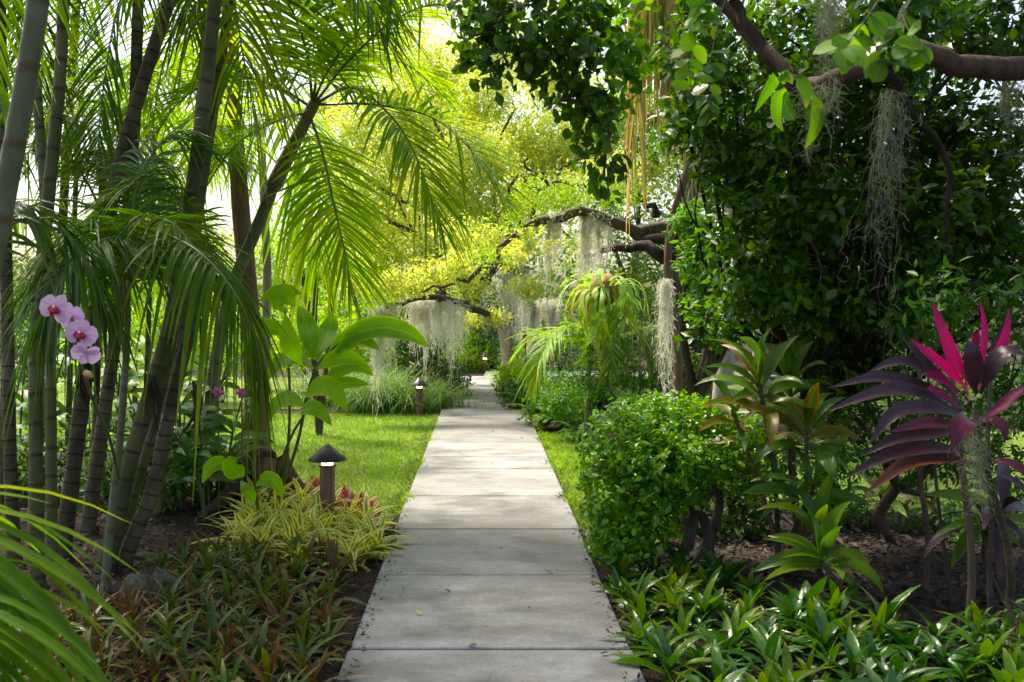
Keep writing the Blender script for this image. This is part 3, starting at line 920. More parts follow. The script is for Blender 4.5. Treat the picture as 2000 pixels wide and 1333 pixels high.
# ------------------------------------------------------------------ left: clump of cane palms
def cane_palm(label, stem, rad, bark, crown=None, leaf='palm', name='cane_palm', seed=0, specs=(), d=None, nfr=5, fl=(1.7, 2.4), group='cane palms in the clump left of the path', **fk):
    """stem = pixel points from the ground up with one depth; crown fronds arch from the top; specs = extra fronds by pixels"""
    rng = np.random.default_rng(seed)
    pts = PX(stem, d)
    base = pts[0].copy()
    base[2] = 0
    pts[0] = base
    t = thing(name, label, 'palm', base, group)
    g = Geo()
    n = 40
    q = spline(pts, n)
    L = np.concatenate([[0], np.cumsum(np.linalg.norm(np.diff(q, axis=0), axis=1))])
    rad *= .76
    rr = np.interp(L, [0, .12, .6, L[-1]], [rad * 1.35, rad * 1.1, rad, rad * .82])
    g.tube(q, rr * (1 + .03 * np.sin(L / .13 * 6.28)), 14, wob=.012, seed=seed)
    part('trunk', g, M[bark], t)
    top = q[-1]
    if crown:
        g = Geo()
        cs = spline([top, top + (0, 0, .25), top + (rng.normal(0, .03), rng.normal(0, .03), .5)], 8)
        g.tube(cs, np.linspace(rad * .95, rad * .35, 8), 12)
        part('crownshaft', g, M['cane_grey'], t)
        for i in range(nfr):
            az = i * 2.4 + rng.uniform(-.3, .3) + seed
            el = R(rng.uniform(15, 65))
            ctrl = arch(cs[-2], az, el, rng.uniform(*fl), R(rng.uniform(100, 150)), side=rng.uniform(-.4, .4))
            part('frond', frond_geo(ctrl, nl=46, L=.42, wl=.016, droop=rng.uniform(.2, .5), seed=seed * 50 + i, **fk), [M[leaf], M['rachis']], t)
    for i, (ctrl, kw, lf) in enumerate(specs):
        kw = dict(kw)
        (frond_split if kw.pop('sub', 0) else part)('frond', frond_geo(PX(ctrl), seed=seed * 77 + i, **kw), [M[lf], M['rachis']], t)
    return t

K1 = dict(L=.36, wl=.016, nl=70, droop=.45, up=.2, rr=.010)
cane_palm('thick grey green ringed cane palm stem leaning at the upper left corner', [(-190, 1460), (-110, 1000), (-55, 700), (10, 380), (45, 190), (75, 0), (95, -160)], .056, 'cane_grey', True, seed=1, d=3.6, nfr=6,
          specs=[([(-90, 600, 4.2), (-50, 470, 4.5), (20, 400, 4.6), (100, 430, 4.7), (170, 510, 4.7), (215, 620, 4.8)], dict(L=.36, wl=.026, nl=40, droop=.55, up=.1, rr=.009, sub=1), 'palm_dark')])
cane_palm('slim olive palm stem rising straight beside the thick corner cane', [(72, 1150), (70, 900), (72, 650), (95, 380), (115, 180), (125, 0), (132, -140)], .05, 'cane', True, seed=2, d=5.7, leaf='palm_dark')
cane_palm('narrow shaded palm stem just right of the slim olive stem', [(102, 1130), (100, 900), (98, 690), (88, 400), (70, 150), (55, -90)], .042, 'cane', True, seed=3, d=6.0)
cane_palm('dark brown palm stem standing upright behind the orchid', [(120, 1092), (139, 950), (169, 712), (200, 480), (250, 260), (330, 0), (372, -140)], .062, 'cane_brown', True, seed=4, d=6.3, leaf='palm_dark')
cane_palm('brown ringed palm stem between the orchid and the split stems', [(170, 1040), (190, 900), (228, 640), (247, 450), (262, 250), (270, 0), (276, -120)], .06, 'cane_brown', True, seed=5, d=7.0, leaf='palm_dark')
cane_palm('pale ringed palm stem leaning right in front of the arching frond', [(205, 1112), (255, 900), (326, 660), (365, 450), (398, 200), (422, -20), (438, -180)], .062, 'cane', True, seed=6, d=6.0,
          specs=[([(355, 500, 5.6), (300, 452, 5.2), (380, 486, 4.9), (450, 560, 4.8), (495, 650, 4.8), (512, 730, 4.8)], dict(L=.34, wl=.017, nl=72, droop=1.1, up=-.1, rr=.009, sub=1), 'palm'),
                 ([(345, 540, 5.8), (290, 470, 5.4), (200, 470, 5.0), (120, 540, 4.8), (80, 640, 4.8)], dict(L=.38, wl=.018, nl=60, droop=.8, up=0., rr=.01), 'palm_dark')])
cane_palm('short leaning palm stem with lit edge ending under the arching frond', [(238, 1096), (268, 1030), (300, 950), (349, 731), (385, 600), (398, 520)], .056, 'cane_brown', False, seed=7, d=6.1,
          specs=[([(398, 540, 6.1), (370, 420, 6.0), (300, 360, 5.9), (210, 400, 5.8), (150, 500, 5.8)], K1, 'palm'),
                 ([(398, 540, 6.1), (350, 470, 6.6), (270, 470, 7.), (190, 540, 7.2)], K1, 'palm_dark')])
cane_palm('young green sheathed palm shoot beside the mossy rock', [(205, 1160), (213, 1050), (224, 950), (236, 840), (246, 700), (250, 600)], .028, 'cane_grey', False, seed=8, d=5.55,
          specs=[([(248, 640, 5.55), (262, 500, 5.4), (310, 430, 5.2), (370, 470, 5.1), (410, 560, 5.0)], K1, 'palm'),
                 ([(248, 640, 5.55), (235, 500, 5.4), (180, 440, 5.2), (110, 480, 5.1), (60, 570, 5.1)], K1, 'palm_dark'),
                 ([(248, 640, 5.55), (255, 450, 5.7), (280, 330, 5.8), (340, 270, 5.9), (420, 300, 5.9)], K1, 'palm_dark')])
cane_palm('dark palm stem at the left frame edge', [(28, 1120), (20, 900), (14, 600), (6, 300), (0, 0), (-6, -150)], .05, 'cane_brown', True, seed=9, d=6.2, leaf='palm_dark')
cane_palm('second split stem hugging the pale ringed palm stem', [(228, 1078), (262, 960), (296, 850), (330, 700), (345, 610)], .045, 'cane', False, seed=10, d=6.4,
          specs=[([(345, 630, 6.4), (330, 480, 6.6), (280, 360, 6.8), (200, 300, 7.), (120, 340, 7.)], K1, 'palm')])
# young palm in the lower left corner: only its leaflets reach into view
cane_palm('bright young palm fronds sweeping in at the lower left corner', [(-420, 1700), (-400, 1500), (-380, 1300)], .03, 'cane', False, seed=12, d=2.5, group=None,
          specs=[([(-380, 1320, 2.5), (-330, 1120, 2.4), (-230, 980, 2.3), (-110, 985, 2.2), (-40, 1060, 2.15), (5, 1180, 2.1)], dict(L=.34, wl=.028, nl=22, droop=.5, up=.15, rr=.007, sub=1), 'palm'),
                 ([(-380, 1320, 2.5), (-340, 1200, 2.35), (-240, 1110, 2.2), (-120, 1130, 2.1), (-40, 1230, 2.0), (10, 1350, 2.)], dict(L=.3, wl=.026, nl=22, droop=.5, up=.15, rr=.007, sub=1), 'palm')])
# far stems of the clump, half hidden
cane_palm('grey palm stem in shade high above the arching frond', [(300, 960), (340, 700), (372, 420), (392, 180), (408, -40), (420, -160)], .05, 'cane_brown', True, seed=13, d=8.2, leaf='palm')
cane_palm('thin olive palm stem far back at the left', [(60, 960), (110, 600), (130, 300), (150, 0), (155, -120)], .05, 'cane', True, seed=14, d=8.4, leaf='palm')

# younger palms at the back of the clump, their fronds thick against the sky
for k, (x_, d_, ytop, lab, lf) in enumerate([(20, 7.6, 330, 'young palm crown low behind the corner cane', 'palm_dark'), (150, 8.6, 260, 'young palm crown behind the dark brown stem', 'palm_lit'), (300, 9.0, 330, 'young palm crown behind the pale ringed stem', 'palm_lit'),
                                            
                                            (200, 7.8, 480, 'low young palm behind the orchid', 'palm')]):
    cane_palm(lab, [(x_ - 20, 600 + 3100 / d_), (x_ - 10, (600 + 3100 / d_ + ytop) / 2), (x_, ytop + 40)], .032, 'cane', True, seed=200 + k, d=d_, leaf=lf, nfr=6, fl=(1.1, 1.7))

cane_palm('tall palm whose fronds hang in from above at the upper left', [(300, 1000), (360, 600), (420, 200), (465, -120), (478, -230)], .05, 'cane', False, seed=31, d=7.4,
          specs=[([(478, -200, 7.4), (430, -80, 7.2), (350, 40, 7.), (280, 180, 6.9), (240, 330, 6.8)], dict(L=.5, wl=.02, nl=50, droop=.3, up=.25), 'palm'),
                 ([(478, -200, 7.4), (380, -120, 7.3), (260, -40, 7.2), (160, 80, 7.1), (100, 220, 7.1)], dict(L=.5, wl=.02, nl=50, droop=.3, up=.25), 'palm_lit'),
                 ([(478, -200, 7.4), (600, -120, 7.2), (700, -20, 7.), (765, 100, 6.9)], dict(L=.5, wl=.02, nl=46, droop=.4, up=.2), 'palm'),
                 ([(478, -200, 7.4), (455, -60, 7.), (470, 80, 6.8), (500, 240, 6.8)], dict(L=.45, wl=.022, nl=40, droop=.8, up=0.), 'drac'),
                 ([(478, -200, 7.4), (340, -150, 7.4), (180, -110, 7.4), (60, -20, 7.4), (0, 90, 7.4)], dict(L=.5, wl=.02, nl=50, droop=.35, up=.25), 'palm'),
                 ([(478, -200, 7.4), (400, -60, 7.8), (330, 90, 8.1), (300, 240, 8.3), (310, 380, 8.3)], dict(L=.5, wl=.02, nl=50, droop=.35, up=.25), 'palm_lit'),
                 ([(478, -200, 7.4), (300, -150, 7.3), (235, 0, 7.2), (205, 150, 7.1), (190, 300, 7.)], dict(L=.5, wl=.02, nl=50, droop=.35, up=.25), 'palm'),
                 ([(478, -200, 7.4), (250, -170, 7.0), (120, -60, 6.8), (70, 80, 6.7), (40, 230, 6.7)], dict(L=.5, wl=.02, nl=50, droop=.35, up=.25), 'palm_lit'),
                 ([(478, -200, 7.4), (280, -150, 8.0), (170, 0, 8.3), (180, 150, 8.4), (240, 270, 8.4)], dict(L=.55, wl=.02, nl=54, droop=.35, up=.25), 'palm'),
                 ([(478, -200, 7.4), (440, -40, 8.), (430, 120, 8.4), (400, 270, 8.6), (350, 400, 8.6)], dict(L=.5, wl=.02, nl=50, droop=.35, up=.25), 'palm_lit')])

# leaning palm whose crown fans over the lawn
KL = dict(L=.50, wl=.021, nl=74, rr=.013)
cane_palm('leaning palm with brown crownshaft fanning bright fronds over the lawn', [(395, 880), (420, 720), (455, 560), (500, 450), (540, 350), (575, 280), (600, 232), (614, 203)], .072, 'cane_grey', False, name='leaning_palm', seed=21, d=8.2, group=None,
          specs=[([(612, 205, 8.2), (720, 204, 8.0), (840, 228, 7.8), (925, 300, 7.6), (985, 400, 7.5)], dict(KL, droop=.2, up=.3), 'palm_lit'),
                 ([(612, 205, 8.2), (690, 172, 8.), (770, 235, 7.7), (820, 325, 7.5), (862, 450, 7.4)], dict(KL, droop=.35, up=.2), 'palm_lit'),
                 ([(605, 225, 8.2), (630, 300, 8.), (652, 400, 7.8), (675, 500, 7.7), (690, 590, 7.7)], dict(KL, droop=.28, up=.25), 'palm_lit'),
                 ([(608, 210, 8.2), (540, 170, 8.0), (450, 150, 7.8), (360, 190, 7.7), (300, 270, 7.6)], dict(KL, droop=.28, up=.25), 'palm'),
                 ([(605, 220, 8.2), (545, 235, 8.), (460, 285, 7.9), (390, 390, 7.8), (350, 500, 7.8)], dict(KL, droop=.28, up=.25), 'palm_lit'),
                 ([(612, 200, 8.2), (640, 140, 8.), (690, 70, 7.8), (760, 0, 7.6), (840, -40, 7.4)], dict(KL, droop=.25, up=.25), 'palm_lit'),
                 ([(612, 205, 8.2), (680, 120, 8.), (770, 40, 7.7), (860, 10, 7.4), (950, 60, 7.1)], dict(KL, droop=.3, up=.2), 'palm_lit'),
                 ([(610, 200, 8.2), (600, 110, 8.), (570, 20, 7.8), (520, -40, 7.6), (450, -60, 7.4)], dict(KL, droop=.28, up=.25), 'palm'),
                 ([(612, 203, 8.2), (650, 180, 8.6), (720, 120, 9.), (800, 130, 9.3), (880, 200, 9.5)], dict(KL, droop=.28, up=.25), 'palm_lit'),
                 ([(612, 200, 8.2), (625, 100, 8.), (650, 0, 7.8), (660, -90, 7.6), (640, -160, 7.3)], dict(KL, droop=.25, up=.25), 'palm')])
g = Geo()
g.tube(spline(PX([(532, 368), (560, 310), (590, 250), (614, 200)], 8.19), 10), np.linspace(.066, .045, 10), 12)
part('crownshaft', g, M['shaft'], bpy.data.objects['leaning_palm'])
# palm behind it, hanging yellowish skirts of leaflets
t = cane_palm('palm with drooping yellowing fronds behind the leaning palm', [(512, 815), (518, 700), (522, 570), (520, 480), (515, 380), (512, 300)], .07, 'bark_pale', False, name='queen_palm', seed=22, d=11.5, group=None,
          specs=[([(512, 310, 11.5), (530, 200, 11.), (590, 240, 10.6), (620, 380, 10.4), (625, 520, 10.4)], dict(L=.8, wl=.035, nl=50, droop=.9, up=0.), 'palm_lit'),
                 ([(512, 310, 11.5), (450, 210, 11.3), (380, 240, 11.), (340, 380, 10.8), (330, 480, 10.8)], dict(L=.8, wl=.035, nl=50, droop=.8, up=0.), 'palm'),
                 ([(512, 310, 11.5), (480, 180, 12.), (400, 100, 12.3), (300, 110, 12.6), (230, 200, 12.8)], dict(L=.8, wl=.035, nl=50, droop=.8, up=0.), 'palm'),
                 ([(512, 310, 11.5), (500, 150, 12.), (480, 30, 12.3), (420, -60, 12.6), (330, -60, 12.8)], dict(L=.8, wl=.035, nl=50, droop=.8, up=0.), 'palm')])

# flared reddish trunk behind the bollard
bx = G(508, 985)
t = thing('flared_tree', 'reddish brown flared tree trunk at the edge of the lawn', 'tree', bx)
g = Geo()
q = spline([bx, P(505, 920, 8.6), P(500, 860, 8.6), P(497, 760, 8.6), P(484, 560, 8.7), P(462, 300, 8.9), P(452, 60, 9.0), P(440, -120, 9.1)], 32)
rad = np.interp(np.linspace(0, 1, 32), [0, .08, .2, .4, 1], [.30, .22, .15, .09, .05])
g.tube(q, rad, 16, wob=.06, seed=4)
part('trunk', g, M['bark_red'], t)
for a in (0.3, 1.5, 2.8, 4.0, 5.2):
    g = Geo()
    o_ = np.array((math.cos(a), math.sin(a), 0))
    g.tube(spline([bx + (0, 0, .34) + o_ * .13, bx + o_ * .30 + (0, 0, .10), bx + o_ * .55 + (0, 0, -.03)], 8), np.linspace(.10, .03, 8), 8, wob=.06)
    part('root', g, M['bark_red'], t)
bl = [B(470, -160, 8.9, 120, 90), B(400, -220, 9.2, 110, 90), B(520, -180, 8.9, 150, 100)]
tr_, br = limbs(bl, q[-1], np.random.default_rng(2), .05, .3, 3)
part('limb', tr_, M['bark_red'], t)
part('branches', br, M['bark_red'], t)
add_leaves(t, scatter(bl, 260, .09, 3), OVAL2, M['dark'], 120)

# dead sheaths clinging to the stems
for nm, k_, px_, py_, d_ in [('cane_palm.006', 0, 382, 752, 5.98), ('cane_palm.005', 1, 300, 735, 5.88), ('cane_palm.003', 2, 176, 690, 6.18)]:
    pa = bpy.data.objects[nm]
    rg_ = np.random.default_rng(k_)
    g = Geo()
    for i in range(7):
        o_ = P(px_ + rg_.normal(0, 6), py_ + rg_.normal(0, 6), d_)
        l_ = rg_.uniform(.12, .4)
        g.ribbon(spline([o_, o_ + (rg_.normal(.02, .03), -.02, -l_ * .5), o_ + (rg_.normal(0, .04), rg_.normal(0, .02), -l_)], 6), np.array([.6, 1, 1, .8, .5, .1]) * rg_.uniform(.015, .035), (1, .4, 0), .6, rnd=rg_.random())
    part('dead_sheath', g, M['litter'], pa)

# ------------------------------------------------------------------ orchid on the palms
ox = P(232, 935, 4.9)
t = thing('orchid', 'pale purple moth orchid with four blooms hanging among the palm stems', 'orchid', ox)
st = spline(PX([(232, 935, 4.9), (215, 860, 4.7), (185, 790, 4.4), (160, 720, 4.15), (148, 670, 4.05), (146, 640, 4.02), (134, 610, 4.02), (112, 590, 4.0)]), 24)
g = Geo()
g.tube(st, np.linspace(.009, .005, 24), 7)
part('flower_stem', g, M['stem_green'], t)
def orchid_flower(c, face, roll, size, back=False):
    f = nrm(face)
    x = nrm(np.cross(UP, f))
    y = np.cross(f, x)
    xr = x * math.cos(roll) + y * math.sin(roll)
    yr = -x * math.sin(roll) + y * math.cos(roll)
    Rm = np.stack([xr, yr, f], -1)
    fl = part('flower', Geo().tube([c - f * .03, c], [.006, .004], 6), M['stem_green'], t)
    def petal(ang, L, W, lift, nm, peak=.55):
        tm = leaf_t(L, W, 6, peak=peak, fold=.12, droop=.1, base=.25, power=.55)
        ca, sa = math.cos(ang), math.sin(ang)
        d = xr * ca + yr * sa + f * lift
        Mx = frames(np.array([d]), np.array([f]))
        part(nm, Geo().inst(tm, Mx, np.array([c])), M['orchid'], fl)
    s = size
    petal(R(90), s * .52, s * .36, -.02, 'sepal')
    petal(R(218), s * .52, s * .34, -.03, 'sepal')
    petal(R(322), s * .52, s * .34, -.03, 'sepal')
    petal(R(172), s * .56, s * .62, .08, 'petal', .6)
    petal(R(8), s * .56, s * .62, .08, 'petal', .6)
    if not back:
        g = Geo()
        g.tube(spline([c + f * .004, c + f * .016 - yr * .006, c + f * .024 - yr * .018, c + f * .016 - yr * .032], 8), [.009, .015, .018, .017, .014, .010, .007, .003], 8)
        for sd in (-1, 1):
            g.tube(spline([c + f * .008 - yr * .006, c + f * .018 + xr * sd * .014 - yr * .006, c + f * .026 + xr * sd * .013 + yr * .006], 6), [.006, .011, .013, .011, .008, .003], 7)
        part('lip', g, M['orchid_lip'], fl)
orchid_flower(P(110, 604, 3.97), (.10, -1, .12), R(-25), .125)
orchid_flower(P(143, 622, 4.04), (.8, -.5, .1), R(30), .10, True)
orchid_flower(P(159, 653, 3.98), (.12, -1, .05), R(-15), .118)
orchid_flower(P(168, 690, 4.0), (.35, -1, -.45), R(160), .105, True)
g = Geo()
g.tube(spline(PX([(165, 726, 4.15), (172, 732, 4.1), (182, 738, 4.08)]), 7), [.004, .01, .015, .017, .014, .008, .002], 8)
part('bud', g, M['straw'], t)

# ------------------------------------------------------------------ shell gingers
def ginger(label, stalks, seed=0, cat='ginger plant', auto=0, group=None):
    base = np.array(stalks[0]['pts'][0], float)
    base[2] = 0
    t = thing('shell_ginger', label, cat, base, group)
    rng = np.random.default_rng(seed)
    for s in stalks:
        q = spline(s['pts'], 16)
        q[0][2] = min(q[0][2], 0)
        g = Geo()
        g.tube(q, np.linspace(.012, .006, 16), 7)
        part('stalk', g, M['stem_green'], t)
        for lf in s.get('leaves', []):
            blade(t, [P(a, b, c_ - .7) for a, b, c_ in lf[0]], lf[1] * 1.02, M[s.get('mat', 'ginger')], fold=lf[2] if len(lf) > 2 else .25, n=10, face=.8, side=lf[3] if len(lf) > 3 else None)
        for i in range(s.get('auto', 0)):
            k = s.get('from', .35) + (1 - s.get('from', .35)) * (i + .5) / s['auto']
            p = q[int(k * 15)]
            az = s.get('az', 0) + (0 if i % 2 else math.pi) + rng.normal(0, .5)
            L = rng.uniform(.28, .42) * s.get('ls', 1)
            c = arch(p, az, R(rng.uniform(10, 55)), L, R(rng.uniform(40, 90)), 4)
            blade(t, c, L * rng.uniform(.2, .27), M[s.get('mat', 'ginger')], fold=.3)
    return t
zs = (0, 0, -1)
ginger('bright green shell ginger with broad glossy leaves beside the lawn', [
    dict(pts=[G(525, 1012)] + PX([(560, 930, 6.8), (585, 850, 6.3), (600, 770, 5.95), (622, 710, 5.8), (660, 672, 5.7)]), leaves=[
        ([(655, 688, 6.4), (690, 655, 6.35), (745, 640, 6.3), (800, 652, 6.3), (838, 679, 6.3)], .13, .3),
        ([(640, 695, 6.5), (668, 672, 6.4), (705, 662, 6.35), (742, 684, 6.3)], .12, .3),
        ([(618, 722, 6.5), (650, 703, 6.4), (685, 700, 6.4), (720, 716, 6.4)], .10, .35),
        ([(610, 700, 6.5), (606, 665, 6.5), (596, 625, 6.6), (582, 596, 6.6)], .12, .15, (1, .25, 0)),
        ([(620, 700, 6.5), (632, 668, 6.6), (645, 636, 6.7), (648, 610, 6.7)], .12, .15, (1, .2, .2)),
        ([(590, 715, 6.5), (572, 685, 6.4), (562, 650, 6.4), (558, 614, 6.4)], .115, .15, (1, -.1, 0)),
        ([(596, 775, 6.5), (625, 755, 6.4), (655, 765, 6.35), (680, 805, 6.3)], .12, .3),
        ([(588, 810, 6.5), (605, 797, 6.4), (628, 806, 6.35), (648, 832, 6.3)], .09, .3),
        ([(612, 720, 6.6), (580, 700, 6.8), (545, 710, 7.), (520, 745, 7.)], .11, .3),
        ([(640, 735, 6.6), (665, 715, 6.6), (700, 712, 6.6), (730, 735, 6.6)], .10, .3)]),
    dict(pts=[G(512, 1015)] + PX([(540, 930, 7.2), (570, 850, 6.6), (610, 790, 6.4), (650, 740, 6.3)]), leaves=[
        ([(645, 745, 7.0), (665, 722, 7.0), (690, 715, 7.0), (712, 728, 7.0)], .11, .3),
        ([(628, 770, 7.0), (655, 752, 6.9), (690, 748, 6.9), (722, 752, 6.9)], .08, .3),
        ([(600, 800, 7.0), (570, 780, 7.1), (540, 790, 7.2), (520, 830, 7.2)], .10, .3),
        ([(575, 600, 7.0), (560, 580, 6.9), (540, 572, 6.9), (505, 590, 6.9)], .11, .3)]),
    dict(pts=[G(540, 1005)] + PX([(560, 900, 7.0), (566, 780, 6.7), (560, 660, 6.6), (556, 600, 6.6)]), leaves=[
        ([(556, 610, 7.3), (540, 588, 7.2), (560, 570, 7.1), (588, 574, 7.1)], .12, .3),
        ([(560, 660, 7.3), (530, 640, 7.3), (500, 650, 7.3), (470, 690, 7.3)], .12, .3),
        ([(562, 720, 7.3), (590, 690, 7.4), (615, 690, 7.4), (640, 720, 7.4)], .10, .3)]),
    dict(pts=[G(505, 1012)] + PX([(500, 960, 6.5), (490, 900, 6.2), (470, 880, 6.2)]), leaves=[
        ([(478, 930, 6.8), (462, 925, 6.75), (452, 905, 6.7), (470, 893, 6.7)], .12, .1, (1, 0, .5)),
        ([(500, 950, 6.8), (520, 935, 6.7), (540, 945, 6.7), (552, 975, 6.7)], .09, .25),
        ([(470, 940, 6.8), (480, 955, 6.7), (492, 970, 6.7), (492, 985, 6.7)], .07, .25),
        ([(450, 920, 6.9), (430, 905, 6.8), (410, 915, 6.8), (395, 945, 6.8)], .09, .25)])], 1)
rng = np.random.default_rng(40)
for k, (px, py, d_, lab, ht) in enumerate([
        (395, 975, 7.9, 'shaded ginger clump right of the pale ringed stem', 1.15),
        (330, 990, 7.5, 'shaded ginger low behind the leaning palm stems', .95), (408, 1000, 7.3, 'small dark ginger left of the flared trunk', .7),
        (270, 960, 8.3, 'broad leaved ginger seen between two palm stems', 1.2), (30, 960, 8.3, 'ginger foliage glowing behind the leftmost stems', 1.3),
        (150, 950, 8.6, 'ginger foliage behind the orchid', 1.35), (205, 930, 9.2, 'sunlit ginger behind the brown ringed stem', 1.3)]):
    b0 = G(px, py)
    stalks = []
    for i in range(5):
        az = rng.uniform(0, 6.28)
        b1 = b0 + np.array((rng.normal(0, .12), rng.normal(0, .12), 0))
        lean = np.array((math.cos(az), math.sin(az) * .6, 0)) * rng.uniform(.1, .4)
        h = ht * rng.uniform(.7, 1.1)
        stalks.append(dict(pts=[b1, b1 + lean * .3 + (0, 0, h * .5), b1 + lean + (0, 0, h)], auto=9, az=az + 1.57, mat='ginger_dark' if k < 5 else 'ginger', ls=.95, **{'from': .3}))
    ginger(lab, stalks, 60 + k)

for k, (x_, y_, lab) in enumerate([(30, 985, 'dark understorey bush at the far left behind the stems'), (110, 975, 'dark understorey bush behind the slim olive stem'), (215, 990, 'dark understorey bush between the orchid stem and the pale stem'), (310, 985, 'dark understorey bush right of the leaning stems'), (385, 990, 'dark understorey bush left of the flared trunk')]):
    b_ = G(x_, y_)
    d_ = float(proj(b_)[2])
    broadleaf('understorey_bush', lab, 'shrub', b_, [B(x_, y_ - 60, d_, 60, 50), B(x_ - 35, y_ - 30, d_ - .2, 45, 34), B(x_ + 35, y_ - 100, d_ + .2, 45, 45)], 600, .085, 'mid', LANCE, 'stem_brown', .012, 120, 250 + k, 'understorey bushes below the palms', shell=.2)

# ------------------------------------------------------------------ rosette plants
def rosette(name, label, cat, p, tms, meshes, nl, size, rng, el=(15, 75), group=None, tilt=.12, core=None):
    t = thing(name, label, cat, (p[0], p[1], p[2] if len(p) > 2 else .0), group)
    a0 = rng.random() * 6.28
    for i in range(nl):
        k = i / max(nl - 1, 1)
        az = a0 + i * 2.39996 + rng.normal(0, .15)
        e = R(el[0] + (el[1] - el[0]) * k + rng.normal(0, 8))
        d = np.array([(math.cos(az) * math.cos(e), math.sin(az) * math.cos(e), math.sin(e))])
        Mx = frames(d, np.array([UP + rng.normal(0, .15, 3)]))[0]
        s = size * rng.uniform(.75, 1.15) * (1 - .25 * k)
        m4 = np.eye(4)
        m4[:3, :3] = Mx * s
        m4[:3, 3] = (0, 0, .01 + .03 * k * size / .2)
        mm = core if (core and k > .62) else meshes
        ob('leaf', mm[int(rng.integers(len(mm)))], t, M=Matrix(m4.tolist()))
    return t

def strap_set(mat, shapes):
    return [tmesh(leaf_t(1., w_, 6, peak=pk, fold=fo, droop=dr, base=.5, power=.75), 'leaf', M[mat]) for (w_, pk, fo, dr) in shapes]
S_rh = strap_set('rhoeo', [(.15, .35, .5, .5), (.13, .3, .5, .25), (.16, .4, .4, .75)]) 
S_rb = strap_set('rhoeo_b', [(.14, .35, .5, .25), (.12, .3, .6, .1)])
S_va = strap_set('varieg', [(.17, .3, .3, .6), (.16, .3, .3, .9), (.17, .3, .25, .3)])
S_br = strap_set('brom', [(.22, .5, .35, .55), (.20, .5, .4, .8), (.24, .5, .3, .3)])
S_by = strap_set('brom_y', [(.20, .5, .35, .5), (.22, .5, .3, .2)])
S_re = strap_set('redbrom', [(.26, .4, .4, .15), (.22, .4, .4, .05)])

def nospot(q, spots, r):
    return all((q[0] - s[0]) ** 2 + (q[1] - s[1]) ** 2 > r * r for s in spots)
def pack(poly, r, rng, tries=4000, avoid=()):
    out = []
    for q in poly_pts(poly, tries, rng):
        if nospot(q, out, r) and all((q[0] - a[0]) ** 2 + (q[1] - a[1]) ** 2 > a[2] ** 2 for a in avoid):
            out.append(q)
    return out
def edge_l(Y): return ctr(Y) - HW
def edge_r(Y): return ctr(Y) + HW
rng = np.random.default_rng(77)
bol = G(640, 1024)
rock_p = G(292, 1172)
polyD = [(edge_l(3.6) - .08, 3.6), (edge_l(5.0) - .10, 5.0), (edge_l(5.6) - .20, 5.6), (edge_l(6.2) - .28, 6.15), G(560, 1095), G(440, 1090), G(330, 1105), G(250, 1195), G(130, 1200), G(20, 1230), G(-100, 1330), (-2.2, 3.6)]
sp_ = pack(polyD, .115, rng, avoid=[(rock_p[0], rock_p[1], .2)])
rw = rows(sp_, .3, lambda p: -p[0])
for i_, q in enumerate(sp_):
    e = q[0] > edge_l(q[1]) - .42
    bz = rng.random() < (.35 if e else .15)
    x, y, _ = proj(np.array((q[0], q[1], 0)))
    lab = ('bronze' if bz else 'dark green') + ' strap rosette, left bed, %s row from front, %s from path' % rw[i_]
    rosette('bronze_rosette' if bz else 'green_rosette', lab, 'rosette plant', q, None, (S_rb if bz else S_rh) if rng.random() < .7 else S_rb + S_rh + S_rh, int(rng.integers(8, 16)), rng.uniform(.13, .29), rng, (5, 84),
            'bronze and green rosettes in the left bed')
polyV = [G(740, 1085), G(728, 1035), G(660, 1010), G(560, 985), G(480, 1010), G(455, 1075), G(560, 1105), G(690, 1112)]
sp_ = pack(polyV, .17, rng, avoid=[(bol[0], bol[1], .12)])
rw = rows(sp_, .25, lambda p: -p[0])
for i_, q in enumerate(sp_):
    rosette('variegated_rosette', 'yellow striped rosette by bollard light, %s row from front, %s from path' % rw[i_], 'rosette plant', q, None, S_va, int(rng.integers(15, 20)), rng.uniform(.26, .36), rng, (10, 75), 'variegated rosettes by the bollard')
polyR = [G(735, 1035), G(725, 990), G(640, 965), G(575, 945), G(560, 965), G(640, 1000)]
sp_ = pack(polyR, .115, rng, avoid=[(bol[0], bol[1], .1)])
rw = rows(sp_, .25, lambda p: -p[0])
for i_, q in enumerate(sp_):
    rosette('red_rosette', 'small dusky red bromeliad at lawn edge, %s row from front, %s from path' % rw[i_], 'bromeliad', q, None, S_re, int(rng.integers(12, 17)), rng.uniform(.11, .16), rng, (25, 85), 'red bromeliads at the lawn edge')
# right bed of glossy green bromeliads
polyG = [(edge_r(3.5) + .01, 3.5), (edge_r(5.6) + .06, 5.6), G(1260, 1118), G(1400, 1120), G(1480, 1175), G(1640, 1215), G(1760, 1255), G(1900, 1265), G(2080, 1240), (3.0, 3.5)]
sp_ = pack(polyG, .15, rng)
rw = rows(sp_, .3, lambda p: p[0])
for i_, q in enumerate(sp_):
    e = q[0] < edge_r(q[1]) + .35
    rosette('green_bromeliad', ('light' if e else 'glossy dark') + ' green bromeliad, right bed, %s row from front, %s from path' % rw[i_], 'bromeliad', q, None,
            (S_by + S_br) if e or rng.random() < .2 else S_br, int(rng.integers(11, 19)), rng.uniform(.15, .31), rng, (2, 84), 'green bromeliads in the right bed', core=S_by if rng.random() < .4 else None)

